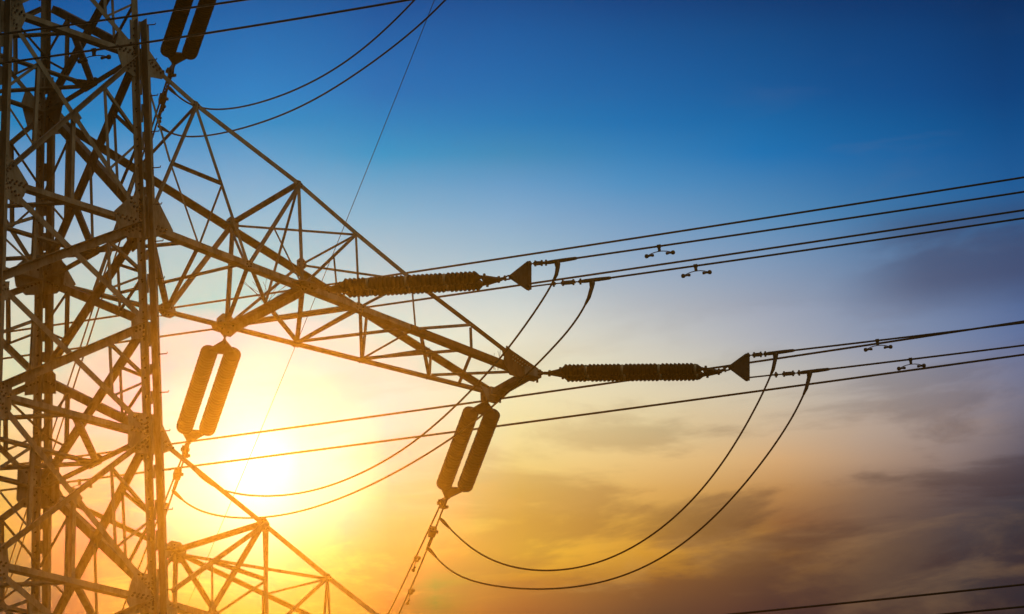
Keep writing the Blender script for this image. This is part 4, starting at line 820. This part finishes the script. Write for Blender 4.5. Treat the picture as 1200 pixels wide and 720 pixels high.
# strings pulling towards the right of the picture, each ending in a triangular plate with two wires
names = [('inner', 'reaching right from the middle of the arm', 'inner'), ('outer', 'reaching right from the tip of the arm', 'outer')]
jl = {}
for s, (nm, where, _) in zip(COORDS['strA'], names):
    g_ = {k_: ([V(p) for p in v] if isinstance(v[0], list) else V(v)) for k_, v in s.items()}
    S = g_['S']; root = empty('insulator_string', S, 'twin horizontal brown insulator string ' + where, 'insulator', 'twin brown insulator strings')
    d_ = (g_['d1'] - g_['d0']).normalized(); hs = d_.cross(Z).normalized(); up_ = hs.cross(d_)
    sp = 0.15; ydir = (hs * 0.97 + up_ * -0.05).normalized()
    A1, A2, B1, B2 = g_['d0'] + ydir * sp, g_['d0'] - ydir * sp, g_['d1'] + ydir * sp, g_['d1'] - ydir * sp
    disc_string(A1, B1, root, r=0.100); disc_string(A2, B2, root, r=0.100)
    ap0 = g_['d0'] - d_ * 0.27; ap1 = g_['d1'] + d_ * 0.27
    tri_yoke(ap0, A1 - d_ * 0.07, A2 - d_ * 0.07, up_, root); tri_yoke(ap1, B1 + d_ * 0.07, B2 + d_ * 0.07, up_, root)
    links(S, ap0, root); links(ap1, g_['ap'], root, 'eye_link')
    tri_yoke(g_['ap'], g_['yt'], g_['yb'], hs, root, 'triangular_plate', 0.026, 0.03)
    ct, cb = g_['tc'], g_['bc']
    clevis(g_['tl'][0], ct[0], root); 
    mb = MB(); tube(mb, [g_['bl'][0], g_['bl'][1]], 0.013, 7); tube(mb, [g_['bl'][0] - hs * 0.05, g_['bl'][0] + hs * 0.05], 0.03, 7); mb.build('tie_rod', FITTING, root)
    clevis(g_['bl'][1], cb[0], root)
    lt = quad([ct[1]] + g_['tw'][1:]); lb_ = quad([cb[1]] + g_['bw'][1:])
    grp = 'conductors leaving the right-hand strings'
    conductor([ct[0]] + lt, 'upper wire of the pair clamped to the %s right-hand string' % nm, grp, clampseg=(ct[0], ct[1]))
    conductor([cb[0]] + lb_, 'lower wire of the pair clamped to the %s right-hand string' % nm, grp, clampseg=(cb[0], cb[1]))
    for ln_, dp, which in ((lt, g_['damp_t'], 'upper'), (lb_, g_['damp_b'], 'lower')):
        q, dq = at(ln_, dp); damper(q, dq, 'dumbbell damper on the %s wire beyond the %s right-hand string' % (which, nm))
    jl[nm] = (g_['tj'], g_['bj'])

# strings pulling away behind the tower
names = [('inner', 'inner twin insulator string hanging below the middle of the arm'), ('outer', 'outer twin insulator string hanging below the tip of the arm'), ('upper', 'topmost twin insulator string, cut by the upper edge of the photo')]
for s, (nm, lab) in zip(COORDS['strB'], names):
    g_ = {k_: ([V(p) for p in v] if isinstance(v[0], list) else V(v)) for k_, v in s.items()}
    S = g_['S']; root = empty('insulator_string', S, lab, 'insulator', 'twin brown insulator strings')
    d_ = (g_['d1'] - g_['d0']).normalized(); hs = d_.cross(Z).normalized(); up_ = hs.cross(d_)
    sp = 0.188; A1, A2, B1, B2 = g_['d0'] + hs * sp, g_['d0'] - hs * sp, g_['d1'] + hs * sp, g_['d1'] - hs * sp
    disc_string(A1, B1, root, r=0.140, fill=0.93, rims=False); disc_string(A2, B2, root, r=0.140, fill=0.93, rims=False)
    ap0 = g_['d0'] - d_ * 0.25; ap1 = g_['ap']
    tri_yoke(ap0, A1 - d_ * 0.02, A2 - d_ * 0.02, up_, root, grow=0.03); tri_yoke(ap1, B1 + d_ * 0.02, B2 + d_ * 0.02, up_, root, grow=0.03)
    links(S, ap0, root)
    aw, bw = g_['aw'], g_['bw']
    # vertical plate and clamps behind the yoke
    tri_yoke(ap1, aw[0] + Z * 0.05, bw[0] - Z * 0.02, hs, root, 'triangular_plate', 0.026, 0.02)
    mb = MB(); tube(mb, [aw[0] - hs * 0.07, aw[0] + hs * 0.07], 0.035, 8); tube(mb, [bw[0] - hs * 0.05, bw[0] + hs * 0.08], 0.03, 8); box(mb, on(aw[0], bw[0], 0.5), hs, d_, up_, 0.09, 0.08, 0.1); mb.build('clamp_bolt', FITTING, root)
    la, lb_ = quad(aw, 22), quad(bw, 22)
    grp = 'conductors falling away behind the tower'
    txt = {'inner': 'below the inner hanging string, behind the tower leg', 'outer': 'below the outer hanging string to the bottom edge', 'upper': 'from the topmost string, passing behind the lattice body'}[nm]
    q1, dq1 = at(la, g_['aj']); q2, dq2 = at(lb_, g_['bj'])
    conductor(la, 'left wire of the pair running ' + txt, grp, clampseg=(on(la[0], q1, 0.15), q1))
    conductor(lb_, 'right wire of the pair running ' + txt, grp, clampseg=(q2 - dq2 * 0.25, q2 + dq2 * 0.15))
    mb = MB(); qq = q2 - dq2 * 0.35; box(mb, qq + RIGHT * -0.03, dq2, hs, Z, 0.16, 0.12, 0.10); tube(mb, [qq - hs * 0.07, qq + hs * 0.07], 0.03, 8); mb.build('clamp_bolt', FITTING, root)
    for ln_, dp, which in ((la, g_['damp_a'], 'left'), (lb_, g_['damp_b'], 'right')):
        q, dq = at(ln_, dp); damper(q, dq, 'dumbbell damper on the %s wire beyond the %s hanging string' % (which, {'inner': 'inner', 'outer': 'outer', 'upper': 'topmost'}[nm]))

# jumper loops joining the two sides of each phase
JL = ['upper loop of the inner jumper pair, swinging left behind the sun glow', 'lower loop of the inner jumper pair, dipping below the sun glow', 'upper loop of the outer jumper pair under the arm tip', 'lower loop of the outer jumper pair, lowest of the hanging loops', 'left of the two loops curving down from the top edge', 'right of the two loops curving down from the top edge']
for i, (pts, lab) in enumerate(zip(COORDS['jump'], JL)):
    P = smooth(pts); root = empty('jumper_cable', P[0], lab, 'jumper wire', 'jumper loops between the insulator strings')
    mb = MB(); tube(mb, P, WIRE * 0.92, 8); mb.build('wire', ALU, root, smooth=True)
    if i < 4:
        tj = [V(p) for p in COORDS['strA'][i // 2]['tj' if i % 2 == 0 else 'bj']]
        mb = MB(); k_ = min(len(P) - 1, 8)
        q1 = P[0]; q2 = q1 + (P[k_] - q1).normalized() * 0.12
        tube(mb, [tj[0], on(tj[0], tj[1], 0.4), tj[1], q1, q2], [0.042, 0.046, 0.034, 0.030, 0.019], 8); mb.build('terminal_lug', FITTING, root)
    e = P[-1]; u_ = (P[-1] - P[-9]).normalized(); mb = MB()
    tube(mb, [e - u_ * 0.22, e - u_ * 0.1, e, e + u_ * 0.1], [0.02, 0.03, 0.034, 0.02], 8); mb.build('terminal_lug', FITTING, root)

# the wires of the neighbouring circuit: two cross in front of the body, four run behind the crossarm
WL = ['upper of the two wires crossing the top left corner', 'lower of the two wires crossing the top left corner', 'topmost wire of the bundle rising to the right edge, above the inner string', 'wire just under the inner string, rising to the right edge', 'wire passing between the hanging strings to the outer triangular plate', 'lowest long wire under the outer string, rising to the right edge', 'wire crossing the bottom right corner', 'lowermost wire tip in the bottom right corner']
for i, (pts, lab) in enumerate(zip(COORDS['W'], WL)):
    ln_ = quad(pts, 20, wfirst=1.0)
    d0 = (ln_[0] - ln_[1]).normalized(); ln_ = [ln_[0] + d0 * 0.8] + ln_
    conductor(ln_, lab, 'long wires of the neighbouring circuit', r=WIRE * (1.2 if 2 <= i < 6 else 1.0))
    if i == 1: q, dq = at(ln_, V(COORDS['W_damp'][0])); damper(q, dq, 'dumbbell damper on a thin wire in front of the upper lattice')
    if i == 5: q, dq = at(ln_, V(COORDS['W_damp'][1])); damper(q, dq, 'dumbbell damper on a wire seen through the lower lattice by the rear leg')
P = quad(COORDS['earth'], 20, wfirst=1.0)
root = empty('earth_wire', P[0], 'very thin single wire slanting down from the top edge behind the crossarm', 'cable')
mb = MB(); tube(mb, P, 0.0072, 6); mb.build('wire', ALU, root, smooth=True)

# ---------------------------------------------------------------- haze: evening dust in the air
hz = MB(); box(hz, V((0, 0, 15.2)), X, Y, Z, 6200, 6200, 32.4)
hm = bpy.data.materials.new('evening_haze'); hm.use_nodes = True; hn = hm.node_tree; hn.nodes.clear()
pv = hn.nodes.new('ShaderNodeVolumePrincipled'); pv.inputs['Color'].default_value = (0.30, 0.142, 0.012, 1); pv.inputs['Density'].default_value = HAZE_DENSITY; pv.inputs['Anisotropy'].default_value = HAZE_G
ho = hn.nodes.new('ShaderNodeOutputMaterial'); hn.links.new(pv.outputs[0], ho.inputs['Volume'])
h_ = hz.build('haze', hm); tag(h_, kind='stuff'); h_['label'] = 'warm evening haze glowing around the low sun'
